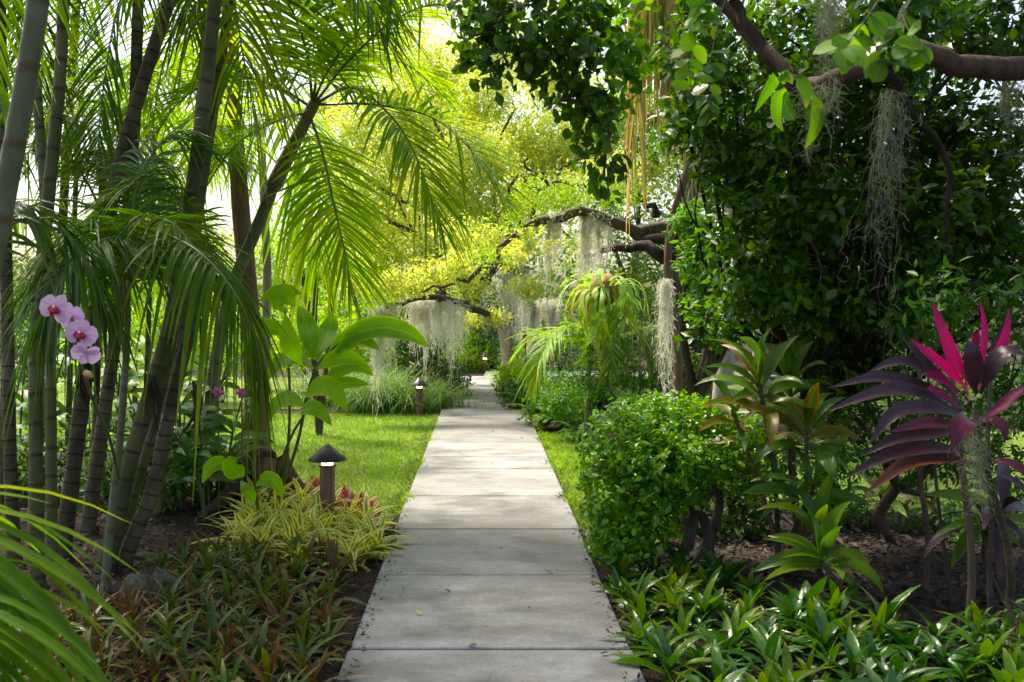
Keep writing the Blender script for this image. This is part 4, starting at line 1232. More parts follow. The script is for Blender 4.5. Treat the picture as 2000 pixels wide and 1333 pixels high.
# mossy rock
bm_ = G(292, 1172)
g = Geo()
nu, nv = 22, 14
rg = np.random.default_rng(8)
U, V = np.meshgrid(np.linspace(0, 2 * np.pi, nu + 1), np.linspace(-.4, np.pi / 2, nv + 1), indexing='ij')
rad = 1 + .10 * np.sin(3 * U + 1) + .08 * np.sin(5 * U + 4 * V) + .05 * np.cos(9 * U - 7 * V) + .05 * np.sin(13 * U + 11 * V)
X = np.stack([.165 * rad * np.cos(U) * np.cos(V), .12 * rad * np.sin(U) * np.cos(V), .13 * rad * np.sin(V) ** 1.0 + .012 * np.sin(8 * U)], -1)
X[-1] = X[0]
i, j = np.meshgrid(np.arange(nu), np.arange(nv), indexing='ij')
k = i * (nv + 1) + j
g.add(X + bm_ + (0, 0, .02), np.stack([k, k + nv + 1, k + nv + 2, k + 1], -1))
o = ob('rock', g.mesh('rock', M['rock'], bm_), loc=tuple(bm_))
tag(o, 'mossy brown rock at the foot of the palm clump', 'rock')

# ------------------------------------------------------------------ bollard lights
def bollard(p, h, label, energy):
    t = thing('bollard_light', label, 'bollard light', (p[0], p[1], 0), 'bollard lights along the path')
    o0 = np.array((p[0], p[1], 0))
    r = .053
    def lathe(prof, sides):
        g = Geo()
        n = len(prof)
        th = np.linspace(0, 2 * np.pi, sides + 1)
        pr = np.array(prof)
        v = np.stack([pr[:, 0, None] * np.cos(th), pr[:, 0, None] * np.sin(th), np.repeat(pr[:, 1, None], sides + 1, 1)], -1) + o0
        i, j = np.meshgrid(np.arange(n - 1), np.arange(sides), indexing='ij')
        k = i * (sides + 1) + j
        return g.add(v, np.stack([k, k + 1, k + sides + 2, k + sides + 1], -1))
    part('post', lathe([(r, 0), (r, h - .155), (r - .004, h - .15), (.004, h - .148)], 24), M['metal_brown'], t)
    part('base_plate', lathe([(.085, .0), (.085, .012), (.08, .016), (r, .017)], 24), M['metal'], t)
    part('lens', lathe([(.036, h - .150), (.042, h - .146), (.042, h - .118), (.03, h - .116)], 20), M['lens'], t)
    part('collar', lathe([(r + .004, h - .162), (r + .012, h - .158), (r + .012, h - .150), (r - .006, h - .149)], 24), M['metal_brown'], t)
    cap = part('cap', lathe([(.02, h - .112), (.125, h - .118), (.136, h - .116), (.136, h - .108), (.07, h - .056), (.012, h - .003), (.001, h)], 32), M['metal'], t)
    for a in np.arange(6) * math.pi / 3 + .4:
        o_ = np.array((math.cos(a), math.sin(a), 0))
        g = Geo()
        g.tube([o0 + o_ * .134 + (0, 0, h - .108), o0 + o_ * .07 + (0, 0, h - .056 + .001), o0 + o_ * .012 + (0, 0, h - .003)], [.0035, .003, .002], 6)
        part('seam', g, M['metal'], cap)
    for a in (0.5, 2.6, 4.7):
        o_ = np.array((math.cos(a), math.sin(a), 0))
        part('strut', Geo().tube([o0 + o_ * .046 + (0, 0, h - .152), o0 + o_ * .046 + (0, 0, h - .112)], .004, 6), M['metal'], t)
    l = bpy.data.lights.new('lamp_glow', 'POINT')
    l.energy = energy
    l.color = (1, .62, .34)
    l.shadow_soft_size = .03
    lo = bpy.data.objects.new('lamp_glow', l)
    COL.objects.link(lo)
    lo.location = (0, 0, h - .112 - .02)
    lo.parent = t
bollard(bol, .575, 'dark cone capped bollard light standing in the variegated rosettes', 4.)
bollard(G(819, 813), .55, 'cone capped bollard light in front of the strappy grass clump', 6.)
bollard(G(947, 727), .46, 'small far bollard light beyond the end of the path', 8.)
# ------------------------------------------------------------------ far background
def far_tree(label, base, blobs, n, size, mat, seed, bark='bark', r0=.15, name='background_tree', cat='tree', group='trees behind the garden', **kw):
    return broadleaf(name, label, cat, base, blobs, n, size, mat, TINY, bark, r0, 0, seed, group, sub=3, twig=5, spread=size * 1.6, **kw)
BT = [  # label, base px (x, depth), blobs, n, leaf, mat
    ('tall pale green tree in the far distance above the path end', (930, 46), [(850, 430, 44, 180, 160), (1000, 480, 45, 170, 130), (930, 330, 46, 200, 120), (1100, 400, 45, 160, 150), (760, 520, 44, 120, 100)], 5200, .26, 'far'),
    ('broad far tree behind the left lawn', (640, 40), [(600, 470, 40, 130, 110), (690, 430, 40, 130, 120), (540, 540, 38, 110, 80)], 3600, .24, 'lime'),
    ('low far tree at the left behind the palms', (360, 36), [(330, 560, 36, 150, 80), (440, 520, 36, 120, 80), (230, 570, 36, 130, 70)], 3200, .22, 'lime'),
    ('low far tree beyond the leftmost stems', (90, 34), [(90, 560, 34, 150, 80), (-60, 540, 34, 120, 90), (180, 520, 34, 90, 80)], 3000, .22, 'far'),
    ('tall dark tree filling the gap behind the oak limbs', (1230, 34), [(1200, 480, 34, 130, 130), (1300, 420, 34, 140, 160), (1240, 300, 34, 160, 120)], 4200, .20, 'mid'),
    ('dark tree far behind the right shrubs', (1500, 26), [(1480, 480, 26, 160, 160), (1620, 420, 26, 170, 180), (1400, 350, 26, 140, 180), (1550, 600, 26, 160, 120), (1480, 150, 26, 170, 150)], 6800, .17, 'dark'),
    ('dark tree far behind the pink plant', (1850, 24), [(1800, 480, 24, 180, 160), (1980, 420, 24, 180, 200), (1880, 620, 24, 180, 120), (1720, 600, 24, 140, 120), (1850, 250, 24, 220, 180), (1700, 90, 24, 180, 150), (1950, 60, 24, 180, 150)], 5600, .16, 'dark')]
for i, (lab, (bx_, bd), bl, n, sz, mt) in enumerate(BT):
    bb = P(bx_, 600, bd); bb[2] = 0
    far_tree(lab, bb, [B(*q) for q in bl], n, sz, mt, 300 + i, r0=.22)

for k in range(11):
    x_ = -60 + k * 205
    d_ = 31 + 3 * ((k * 7) % 4)
    bb = P(x_, 600, d_); bb[2] = 0
    side = 'left' if x_ < 700 else ('middle' if x_ < 1100 else 'right')
    nth = ['first', 'second', 'third', 'fourth', 'fifth', 'sixth', 'seventh', 'eighth', 'ninth', 'tenth', 'eleventh'][k]
    far_tree('low far hedge tree, ' + nth + ' from the left in the back row', bb, [B(x_, 625, d_, 120, 75), B(x_ - 70, 600, d_ + .6, 90, 80), B(x_ + 70, 590, d_ + .6, 90, 80)], 2600, .2, ['far', 'lime', 'mid'][k % 3] if x_ < 1250 else 'dark', 420 + k, r0=.12, name='hedge_tree', group='hedge trees in the back row')

# shrubs along the far beds
SH = [  # label, base px/depth, blobs(px,py,d,rx,ry), n, leaf size, mat
    ('clipped reddish topped hedge bush behind the far bollard', (958, 25.5), [(958, 680, 25.5, 42, 40), (945, 690, 25.2, 35, 34)], 2600, .09, 'mid'),
    ('feathery lime green bush beyond the path end', (903, 25), [(905, 690, 25, 34, 34), (890, 700, 25, 30, 26)], 2000, .09, 'lime'),
    ('pale green bush at the far left path end', (862, 26), [(862, 670, 26, 38, 40), (840, 690, 26, 36, 34)], 1800, .10, 'far'),
    ('dark rounded shrub beside the far left path edge', (868, 17.6), [(868, 745, 17.4, 38, 34), (840, 725, 17.6, 40, 50), (884, 764, 17., 26, 26), (896, 748, 17.6, 20, 22), (815, 700, 18, 46, 46)], 4200, .075, 'dark'),
    ('tall mid green shrub under the hanging moss', (800, 20), [(790, 680, 20, 55, 40), (830, 660, 20.5, 50, 34)], 2400, .085, 'mid'),
    ('sunlit lime shrub behind the strappy grass', (700, 19.5), [(700, 690, 19.5, 60, 40), (650, 670, 19.8, 55, 45), (740, 700, 19.2, 50, 30)], 3000, .09, 'lime'),
    ('sunlit green shrub behind the shell ginger', (600, 18.5), [(590, 680, 18.5, 60, 50), (540, 650, 19, 60, 60), (620, 640, 19, 50, 40)], 3000, .09, 'lime'),
    ('broad sunny shrub behind the leaning stems', (430, 16.5), [(430, 660, 16.5, 80, 70), (500, 690, 16.3, 60, 50), (370, 700, 16.2, 60, 50)], 3400, .085, 'lime'),
    ('sunny shrub behind the orchid', (260, 16), [(260, 670, 16, 90, 70), (190, 690, 15.7, 70, 50), (320, 640, 16.4, 70, 60)], 3400, .085, 'lime'),
    ('green shrub far behind the left edge stems', (60, 15), [(60, 680, 15, 100, 80), (-40, 650, 15, 90, 90), (130, 650, 15.4, 70, 60)], 3400, .085, 'mid'),
    ('yellow green bush at the right path end', (1010, 17.2), [(1010, 735, 17.2, 30, 26), (1035, 745, 16.4, 34, 30), (990, 750, 17.6, 22, 24)], 2000, .08, 'lime'),
    ('dark low bush hugging the right path edge', (1000, 16.2), [(1000, 768, 16.0, 24, 22), (1020, 785, 15.2, 28, 22)], 1600, .07, 'dark'),
    ('mid green bush beyond the right path end', (1060, 21), [(1050, 690, 21, 50, 40), (1110, 680, 21, 50, 44), (1010, 700, 22, 34, 30)], 2600, .085, 'mid'),
    ('lime shrub behind the cordylines on the far right lawn', (1560, 14), [(1560, 800, 14, 90, 50), (1680, 790, 14, 90, 56), (1440, 790, 14, 70, 50)], 3200, .08, 'mid'),
    ('shrub behind the pink plant at the far side of the lawn', (1850, 13.5), [(1850, 780, 13.5, 110, 60), (1980, 770, 13.5, 100, 70), (2080, 760, 13.5, 90, 70)], 3400, .08, 'mid')]
for i, (lab, (bx_, bd), bl, n, sz, mt) in enumerate(SH):
    bb = P(bx_, 600, bd); bb[2] = 0
    far_tree(lab, bb, [B(*q) for q in bl], n, sz, mt, 330 + i, r0=.04, name='shrub', cat='shrub', group='shrubs along the far beds')

# ------------------------------------------------------------------ yellow green tree over the path end
yb = P(990, 600, 21.5); yb[2] = 0
ty = thing('yellow_tree', 'sprawling tree with yellow green foliage and bare gnarled arching branches', 'tree', yb)
g = Geo()
q = spline([yb, P(994, 700, 21.3), P(988, 660, 21), P(985, 634, 20.6)], 12)
g.tube(q, np.linspace(.17, .13, 12), 10, wob=.05)
part('trunk', g, M['bark_pale'], ty)
def limb(pts, r, parent, mat='bark', n=18, name='branch', wob=.12, seed=0, kink=.09):
    g = Geo()
    q = spline(PX(pts), n)
    jit = np.random.default_rng(seed).normal(0, 1, q.shape)
    jit = (jit + np.roll(jit, 1, 0) + np.roll(jit, -1, 0)) / 3 * kink
    jit[0] = 0
    jit[-1] = 0
    q = q + jit
    g.tube(q, np.linspace(r[0], r[1], n), 11, wob=wob * .6, seed=seed)
    part(name, g, M[mat], parent)
    return q
limb([(985, 636, 20.6), (955, 615, 19), (915, 598, 17), (870, 585, 15.5), (820, 582, 14.5), (785, 590, 13.8), (752, 602, 13.3)], (.075, .022), ty, seed=1)
limb([(985, 634, 20.6), (1000, 612, 20.3), (1006, 588, 20), (1022, 555, 19.5), (1028, 527, 19)], (.11, .07), ty, seed=2)
limb([(1028, 528, 19), (1000, 522, 18.4), (975, 514, 18), (945, 498, 17.5), (915, 488, 17.2), (888, 460, 17), (862, 432, 16.8), (850, 400, 16.8)], (.075, .03), ty, seed=3)
limb([(970, 512, 17.9), (955, 530, 17.5), (950, 545, 17.2), (935, 540, 17)], (.05, .03), ty, seed=4)
limb([(862, 560, 16.5), (864, 520, 16.7), (866, 485, 16.9), (870, 440, 17)], (.03, .05), ty, seed=5)
limb([(910, 590, 17), (905, 565, 17.5), (925, 545, 18), (960, 524, 18.2)], (.04, .04), ty, seed=6)
for k, (x0, y0, x1, y1) in enumerate([(830, 470, 770, 380), (880, 300, 830, 180), (960, 330, 1000, 200), (1080, 350, 1150, 300), (740, 420, 690, 320), (640, 300, 640, 420), (1000, 350, 1090, 380), (820, 330, 812, 470)]):
    limb([(1000, 480, 19), ((1000 + x0) / 2, (480 + y0) / 2 + 20, 18.6), (x0, y0, 18.3), (x1, y1, 18.2)], (.06, .015), ty, seed=20 + k)
rng = np.random.default_rng(9)
ybl = []
for x_, y_, r_ in [(640, 330, 70), (700, 250, 80), (700, 400, 80), (780, 200, 80), (770, 320, 85), (770, 440, 85), (740, 520, 60), (850, 260, 85), (850, 380, 80), (840, 490, 60), (930, 200, 80), (930, 320, 85), (930, 420, 70),
                   (1010, 280, 80), (1020, 380, 60), (1090, 300, 80), (1100, 380, 50), (1170, 260, 80), (1200, 350, 60), (1230, 200, 70), (850, 140, 70), (960, 110, 80), (1080, 150, 80), (660, 480, 55), (900, 545, 34), (820, 555, 36), (1270, 330, 60), (780, 100, 70), (640, 200, 50), (690, 130, 60)]:
    ybl.append(B(x_, y_, 18 + rng.uniform(-1.8, 1.8), r_, r_ * .9))
o_ = add_leaves(ty, scatter(ybl, 90000, .075, 4, twig=6, spread=.12, shell=.1), TINY, M['yellow'], 0)
# denser green half of the same canopy, further back
gb = P(820, 600, 27); gb[2] = 0
far_tree('bright leafy tree behind the gnarled branches', gb, [B(700, 300, 27, 130), B(850, 250, 27, 140), B(1000, 220, 27, 140), B(1150, 250, 27, 130), B(780, 450, 27, 120, 90), B(930, 430, 27, 120, 100), B(1080, 430, 27, 110, 90), B(860, 90, 27, 140, 100), B(1060, 90, 27, 140, 100)], 17000, .13, 'yellow', 380, r0=.2)

# ------------------------------------------------------------------ oak with heavy dark limbs
ob_ = P(1352, 600, 13.6); ob_[2] = 0
tk = thing('oak_tree', 'big dark oak with heavy horizontal limbs draped in moss', 'tree', ob_)
g = Geo()
q = spline([ob_, P(1352, 700, 13.6), P(1346, 600, 13.6), P(1350, 500, 13.6), P(1360, 420, 13.6), P(1375, 250, 13.7), P(1390, 60, 13.8)], 26)
g.tube(q, np.linspace(.28, .16, 26), 14, wob=.06, seed=5)
part('trunk', g, M['bark_dark'], tk)
limb([(1350, 465, 13.6), (1280, 448, 13.4), (1200, 428, 13.2), (1120, 420, 13.0), (1060, 425, 12.9), (1018, 438, 12.8)], (.085, .05), tk, 'bark', seed=31, n=24)
limb([(1020, 434, 12.8), (1000, 462, 12.9), (968, 505, 13), (925, 535, 13.2), (880, 556, 13.4), (825, 570, 13.6)], (.042, .014), tk, 'bark', seed=32, n=22)
limb([(1350, 500, 13.6), (1300, 472, 13.8), (1240, 446, 14), (1190, 440, 14.2), (1130, 455, 14.4)], (.12, .03), tk, 'bark_dark', seed=33)
limb([(1350, 520, 13.6), (1300, 500, 13.7), (1240, 490, 13.8), (1200, 486, 13.8), (1140, 500, 13.9)], (.11, .025), tk, 'bark_dark', seed=34)
limb([(1290, 420, 13.4), (1262, 402, 13.2), (1230, 390, 13.1), (1180, 395, 13)], (.05, .02), tk, 'bark', seed=35)
limb([(1130, 360, 12.9), (1080, 355, 12.9), (1050, 335, 12.9), (1030, 310, 12.9)], (.025, .015), tk, 'bark', seed=36)
limb([(1370, 300, 13.7), (1280, 240, 13.4), (1200, 200, 13.2), (1130, 210, 13)], (.10, .03), tk, 'bark', seed=37)
okb = [B(1420, 420, 13.8, 90), B(1440, 300, 13.8, 100), B(1330, 250, 13.4, 70), B(1480, 520, 13.8, 90), B(1400, 560, 14, 60, 40), B(1390, 100, 13.8, 120, 100), B(1250, 250, 14.4, 60)]
add_leaves(tk, scatter([B(1060, 385, 12.5, 70, 34), B(1140, 370, 12.5, 70, 36), B(1210, 380, 12.6, 60, 34), B(1000, 420, 12.6, 40, 26), B(950, 500, 12.8, 50, 22)], 3400, .05, 66, twig=6, spread=.08, shell=.1), LANCE, M['lime'], 0, rest='sunlit_foliage')
add_leaves(ty, scatter([B(900, 470, 14.2, 60, 46), B(850, 535, 13.8, 50, 30), B(800, 560, 13.6, 40, 24), B(960, 470, 15, 46, 34), B(930, 565, 15.5, 40, 22), B(760, 560, 13.5, 46, 34), B(700, 540, 13.8, 46, 50), B(1000, 500, 13.2, 40, 30), B(1040, 470, 12.6, 40, 26), B(900, 520, 13.4, 46, 30), B(960, 620, 19, 40, 16), B(900, 625, 20, 50, 18), B(1030, 560, 17, 40, 30)], 11000, .06, 67, twig=6, spread=.09, shell=.1), TINY, M['yellow'], 0, rest='low_foliage')
add_leaves(tk, scatter(okb, 6500, .085, 6, twig=6, spread=.14), OVAL2, M['dark'], 0)

# trunks and shafts glimpsed in the shade
for k, (x_, y0, d_, r_, mt, lab) in enumerate([(1408, 830, 10.4, .10, 'bark_pale', 'pale grey trunk behind the orange cordyline'), (1378, 820, 12, .07, 'bark', 'slim brown trunk beside the dark oak'),
                                               (1470, 820, 11, .11, 'bark_pale', 'pale shaded trunk behind the cordyline heads')]):
    b0 = P(x_, 600, d_); b0[2] = 0
    bl = [B(x_ + 60, 330, d_ + .4, 110, 90), B(x_ - 20, 240, d_ + .2, 90, 90), B(x_ + 80, 470, d_ + .8, 80, 70)]
    broadleaf('shade_tree', lab, 'tree', b0, bl, 1500, .11, 'dark', OVAL2, mt, r_, 0, 400 + k, 'shaded trees behind the cordylines', fork=.62)

# ------------------------------------------------------------------ spanish moss
def moss(label, tops, lens, width, n, seed, group='spanish moss', sw=.005, wig=.012, hairs=3, mat='moss'):
    """tops = polyline along the branch (world points), lens = strand length range, width = spread"""
    rng = np.random.default_rng(seed)
    tp = spline(tops, 30)
    c = tp.mean(0)
    g = Geo()
    ntas = max(2, int(np.linalg.norm(tp[-1] - tp[0]) / (width * 2.2)) + 1)
    tas = (np.arange(ntas) + rng.uniform(.2, .8, ntas)) / ntas
    tl = rng.uniform(.25, 1., ntas) ** 1.6
    drift = rng.normal(0, .05, (ntas, 2))
    for i in range(n):
        s = rng.random()
        k = int(s * ntas)
        an = tp[int((tas[k] % 1) * 29)]
        p = an + rng.normal(0, width, 3) * (1, 1, .4) * (.4 + 1.1 * ((k * 7) % 5) / 4) - UP * rng.exponential(.09) * (rng.random() < .6)
        rr_ = np.linalg.norm((p - an)[:2]) / width
        L = (lens[0] + (lens[1] - lens[0]) * tl[k]) * math.exp(-.55 * rr_ * rr_) * rng.uniform(.45, 1.1) + .04
        m = max(5, int(L / .045))
        st = np.zeros((m + 1, 3))
        st[:, 2] = -np.linspace(0, L, m + 1)
        st[:, :2] = np.cumsum(rng.normal(0, wig, (m + 1, 2)), 0) * .8 + rng.normal(0, .006, (m + 1, 2))
        st[:, :2] += np.linspace(0, 1, m + 1)[:, None] ** 1.3 * ((an - p)[:2] * .7 + drift[k] * L)
        a = rng.random() * 3.14
        wv = sw * np.linspace(.8, .3, m + 1) * rng.uniform(.5, 1.2)
        g.ribbon(p + st, wv, (math.cos(a), math.sin(a), .2), .5, rnd=rng.random())
        for _ in range(hairs):
            k = int(rng.integers(0, m))
            o_ = p + st[k]
            dr = np.array((*rng.normal(0, 1, 2), -rng.uniform(.2, 1.6)))
            dr = nrm(dr) * rng.uniform(.03, .09)
            g.ribbon([o_, o_ + dr * .5 + rng.normal(0, .008, 3), o_ + dr], sw * .6, nrm(np.cross(dr, (.3, 1, .2))), .4, rnd=rng.random())
    t = ob('spanish_moss', g.mesh('spanish_moss', M[mat], c), loc=tuple(c))
    tag(t, label, 'spanish moss', group)
moss('long grey moss hanging over the strappy grass clump', PX([(722, 604, 13.4), (750, 602, 13.3), (776, 594, 13.6)]), (.3, 1.1), .04, 360, 1, sw=.009)
moss('single longest moss strand reaching down into the strappy grass', PX([(733, 606, 13.3), (748, 604, 13.3)]), (.9, 1.45), .022, 110, 21, sw=.009)
moss('wide moss curtain under the low arching branch', PX([(805, 586, 14.6), (850, 584, 15.2), (905, 596, 16.8)]), (.45, 1.2), .06, 800, 2, sw=.010)
moss('moss below the branch fork above the path', PX([(985, 520, 18), (1010, 524, 18.6), (1030, 530, 19)]), (.7, 1.9), .07, 340, 3, sw=.011)
moss('pale moss behind the branch stub', PX([(1030, 590, 19.5), (1060, 588, 19.5), (1095, 590, 19.5)]), (.5, 1.5), .08, 420, 4, sw=.012)
moss('moss tassel at the left end of the heavy oak limb', PX([(1062, 424, 12.9), (1080, 420, 12.9), (1094, 418, 13)]), (.5, 1.6), .04, 260, 5, sw=.008)
moss('broad moss beard under the middle of the heavy oak limb', PX([(1132, 414, 13), (1160, 418, 13.1), (1188, 428, 13.2)]), (.5, 1.25), .045, 380, 6, sw=.008)
moss('tall narrow moss column above the ferns', PX([(1288, 545, 9.4), (1300, 545, 9.4), (1308, 548, 9.4)]), (.9, 1.45), .011, 130, 7, sw=.005)
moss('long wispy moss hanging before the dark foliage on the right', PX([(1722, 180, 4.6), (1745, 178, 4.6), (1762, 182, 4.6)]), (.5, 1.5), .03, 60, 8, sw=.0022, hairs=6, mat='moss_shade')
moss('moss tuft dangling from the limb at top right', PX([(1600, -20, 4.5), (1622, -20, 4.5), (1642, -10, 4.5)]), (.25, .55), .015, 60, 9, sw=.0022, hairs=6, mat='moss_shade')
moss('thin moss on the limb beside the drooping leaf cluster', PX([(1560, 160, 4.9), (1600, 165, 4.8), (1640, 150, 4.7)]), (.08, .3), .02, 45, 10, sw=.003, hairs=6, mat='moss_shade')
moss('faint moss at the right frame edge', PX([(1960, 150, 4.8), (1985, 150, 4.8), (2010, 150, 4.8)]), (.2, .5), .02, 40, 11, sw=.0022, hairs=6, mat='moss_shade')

# ------------------------------------------------------------------ palm with a skirt of dead fronds
sb = P(1316, 600, 9.6); sb[2] = 0
t = thing('skirted_palm', 'slim palm with a long straw coloured skirt of dead fronds', 'palm', sb)
g = Geo()
q = spline([sb, P(1314, 700, 9.6), P(1312, 560, 9.6), P(1322, 430, 9.6), P(1352, 250, 9.6), P(1370, -60, 9.6)], 30)
q = q + np.c_[.05 * np.sin(np.linspace(0, 9, 30)), np.zeros(30), np.zeros(30)]
g.tube(q, np.linspace(.05, .03, 30), 10, wob=.1, seed=3)
part('trunk', g, M['bark_red'], t)
rng = np.random.default_rng(14)
for k in range(20):
    tp = P(rng.uniform(1236, 1345), rng.uniform(-110, 150), 9.5 + rng.uniform(-.2, .2))
    L = rng.uniform(.9, 1.9)
    g = Geo()
    for i in range(11):
        o_ = tp + rng.normal(0, .045, 3)
        l_ = L * rng.uniform(.6, 1.1)
        dx = rng.normal(0, .05, 2)
        pts = [o_, o_ + (dx[0] * .4, dx[1] * .4, -l_ * .5), o_ + (dx[0] + rng.normal(0, .02), dx[1], -l_)]
        g.ribbon(spline(pts, 6), np.array([.5, 1, 1, .9, .6, .2]) * rng.uniform(.010, .034), (1, rng.normal(0, .6), 0), .3, rnd=rng.random())
    g.tube(spline([q[-2], (q[-2] + tp) / 2 + (0, 0, .05), tp, tp - (0, 0, L * .7)], 10), np.linspace(.012, .004, 10), 5)
    part('dead_frond', g, M['straw'], t)
for k in range(9):
    c = arch(q[-1], k * 2.4, R(40), 1.6, R(110))
    part('frond', frond_geo(c, nl=40, L=.45, wl=.028, droop=.5, seed=800 + k), [M['palm'], M['rachis']], t)

# ------------------------------------------------------------------ staghorn fern
sf = P(1180, 566, 10.6)
t = thing('staghorn_fern', 'large hanging staghorn fern with antler fronds below the oak limb', 'fern', sf)
g = Geo()
U, V = np.meshgrid(np.linspace(0, 2 * np.pi, 17), np.linspace(-np.pi / 2, np.pi / 2, 11), indexing='ij')
rad = 1 + .1 * np.sin(5 * U + 3 * V) + .06 * np.sin(11 * U)
X = np.stack([.15 * rad * np.cos(U) * np.cos(V), .13 * rad * np.sin(U) * np.cos(V), .15 * rad * np.sin(V)], -1)
X[-1] = X[0]
i, j = np.meshgrid(np.arange(16), np.arange(10), indexing='ij')
k = i * 11 + j
g.add(X + sf, np.stack([k, k + 11, k + 12, k + 1], -1))
part('root_ball', g, M['shield'], t)
part('chain', Geo().tube(spline([sf + (0, 0, .1), P(1186, 500, 11.6), P(1190, 436, 13.1)], 6), .006, 6), M['metal'], t)
rng = np.random.default_rng(33)
for k in range(70):
    az = rng.uniform(0, 6.28)
    el = R(rng.uniform(-50, 75))
    L = rng.uniform(.26, .52)
    o_ = sf + np.array((math.cos(az) * .1, math.sin(az) * .1, rng.uniform(-.08, .1)))
    c = spline(arch(o_, az, el, L, R(rng.uniform(90, 150)), 5), 9)
    g = Geo()
    sd = np.array((-math.sin(az), math.cos(az), 0))
    w0 = rng.uniform(.036, .055)
    g.ribbon(c, np.linspace(w0 * .5, w0 * 1.2, 9), sd, .2)
    tipd = nrm(c[-1] - c[-2])
    for s in (-1, 1):
        e = nrm(tipd * .8 + sd * s * .5 - UP * .25)
        l2 = rng.uniform(.10, .24)
        m_ = c[-1] + e * l2 * .6 + sd * s * .004
        g.ribbon([c[-2] + sd * s * w0 * .2, c[-1] + sd * s * w0 * .35, m_, m_ + nrm(e - UP * .6) * l2 * .6], np.array([.6, .8, .7, .1]) * w0, sd, .2)
        if rng.random() < .6:
            f2 = nrm(e + sd * s * .5)
            g.ribbon([m_ - e * l2 * .2, m_ + f2 * l2 * .3, m_ + nrm(f2 - UP * .6) * l2 * .6], np.array([.6, .6, .1]) * w0, sd, .2)
    part('frond', g, M['stag'] if rng.random() < .75 else M['stag_y'], t)

# ------------------------------------------------------------------ strappy grass clumps
def grass_clump(label, base, n, L, seed, mat='strap', wid=.012, spread=.25):
    rng = np.random.default_rng(seed)
    t = thing('grass_clump', label, 'grass clump', base)
    for nm, k0 in (('blades', n),):
        g = Geo()
        for i in range(k0):
            a = rng.uniform(0, 6.28)
            o_ = np.array(base) + np.array((rng.normal(0, spread), rng.normal(0, spread * .6), 0))
            c = spline(arch(o_, a, R(rng.uniform(55, 88)), L * rng.uniform(.6, 1.15), R(rng.uniform(60, 150)), 5), 8)
            g.ribbon(c, np.array([.7, 1, 1, 1, .9, .7, .4, .1]) * wid * rng.uniform(.7, 1.2), (-math.sin(a), math.cos(a), 0), .4, rnd=rng.random())
        part(nm, g, M[mat], t)['kind'] = 'stuff'
    return t
grass_clump('big arching clump of strappy grass at the end of the lawn', G(745, 806), 900, 1.05, 1, spread=.36)
grass_clump('smaller strappy grass clump right of the big one, by the second bollard', G(845, 800), 420, .75, 2, spread=.24)
grass_clump('pale strappy clump behind the ginger at the back of the lawn', G(640, 790), 420, .95, 3, spread=.3)
grass_clump('bright fine grass clump beyond the path end', P(905, 722, 24.6) * (1, 1, 0), 300, 1.0, 4, 'fern_y', .02, .3)

# spiky dracaena in the sun
db = P(622, 600, 12.2); db[2] = 0
t = thing('dracaena', 'thin stemmed dracaena with yellow green strap leaves behind the lawn', 'dracaena', db)
for k, (tx, ty_) in enumerate([(618, 545), (655, 520), (585, 500)]):
    tp = P(tx, ty_, 12.2)
    part('stem', Geo().tube(spline([db, (db + tp) / 2 + (.05 * (k - 1), 0, 0), tp], 10), np.linspace(.04, .028, 10), 8, wob=.05), M['bark'], t)
    for i in range(34):
        c = arch(tp + rng.normal(0, .02, 3), i * 2.4, R(rng.uniform(-20, 80)), rng.uniform(.35, .6), R(rng.uniform(50, 120)), 4)
        blade(t, c, .028, M['drac'], fold=.4, n=6, pet=.6)

# ------------------------------------------------------------------ ferns and low palms on the right of the path
def fern(label, base, n, L, seed, mat='fern', group='ferns beside the path on the right'):
    rng = np.random.default_rng(seed)
    t = thing('fern', label, 'fern', base, group)
    for i in range(n):
        c = arch(np.array(base) + (0, 0, .02), i * 2.4 + rng.normal(0, .2), R(rng.uniform(35, 80)), L * rng.uniform(.7, 1.1), R(rng.uniform(70, 125)), 5)
        part('frond', frond_geo(c, nl=26, L=.085 * L / .6, wl=.022 * L / .6, droop=.25, up=.1, seed=seed * 31 + i, rr=.004, t0=.06, ang=(80, 50), seg=3), [M[mat], M['stem_green']], t)
for k, (x_, y_, L, mt, lab) in enumerate([
        (1062, 838, .55, 'fern_y', 'yellow green fern spilling onto the path edge'), (1105, 842, .5, 'fern', 'fern next to the lawn strip'), (1150, 838, .5, 'fern', 'fern at the left shoulder of the round shrub'),
        (1100, 800, .65, 'fern', 'dark fern below the low palm'), (1160, 800, .7, 'fern', 'fern behind the top left of the round shrub'), (1220, 800, .75, 'fern', 'tall fern behind the middle of the round shrub'),
        (1280, 805, .75, 'fern', 'fern at the foot of the moss column'), (1340, 810, .8, 'fern', 'fern between moss column and cordyline'), (1180, 770, .8, 'fern', 'fern in the shade below the staghorn'),
        (1250, 775, .8, 'fern', 'large fern behind the moss column'), (1035, 800, .5, 'fern_y', 'small yellow fern at the bend of the path'), (1000, 770, .5, 'fern_y', 'small yellow fern by the far right path edge'), (1012, 778, .55, 'fern_y', 'yellow fern overhanging the far right edge of the path'), (990, 752, .6, 'fern_y', 'farthest yellow fern on the right path edge'),
        (1390, 830, .7, 'fern', 'fern behind the round shrub near the pale trunk'), (1130, 865, .4, 'fern', 'small pale fern at the base of the round shrub')]):
    fern(lab, G(x_, y_), 16, L, 500 + k, mt)
broadleaf('shrub', 'small leafy bush between the path and the ferns', 'shrub', G(1085, 815) * (1, 1, 0), [B(1085, 765, 13.2, 48, 36), B(1110, 790, 12.6, 50, 30), B(1060, 800, 13.0, 34, 24)], 2600, .06, 'whorl', OVAL2, 'bark', .03, 200, 61)
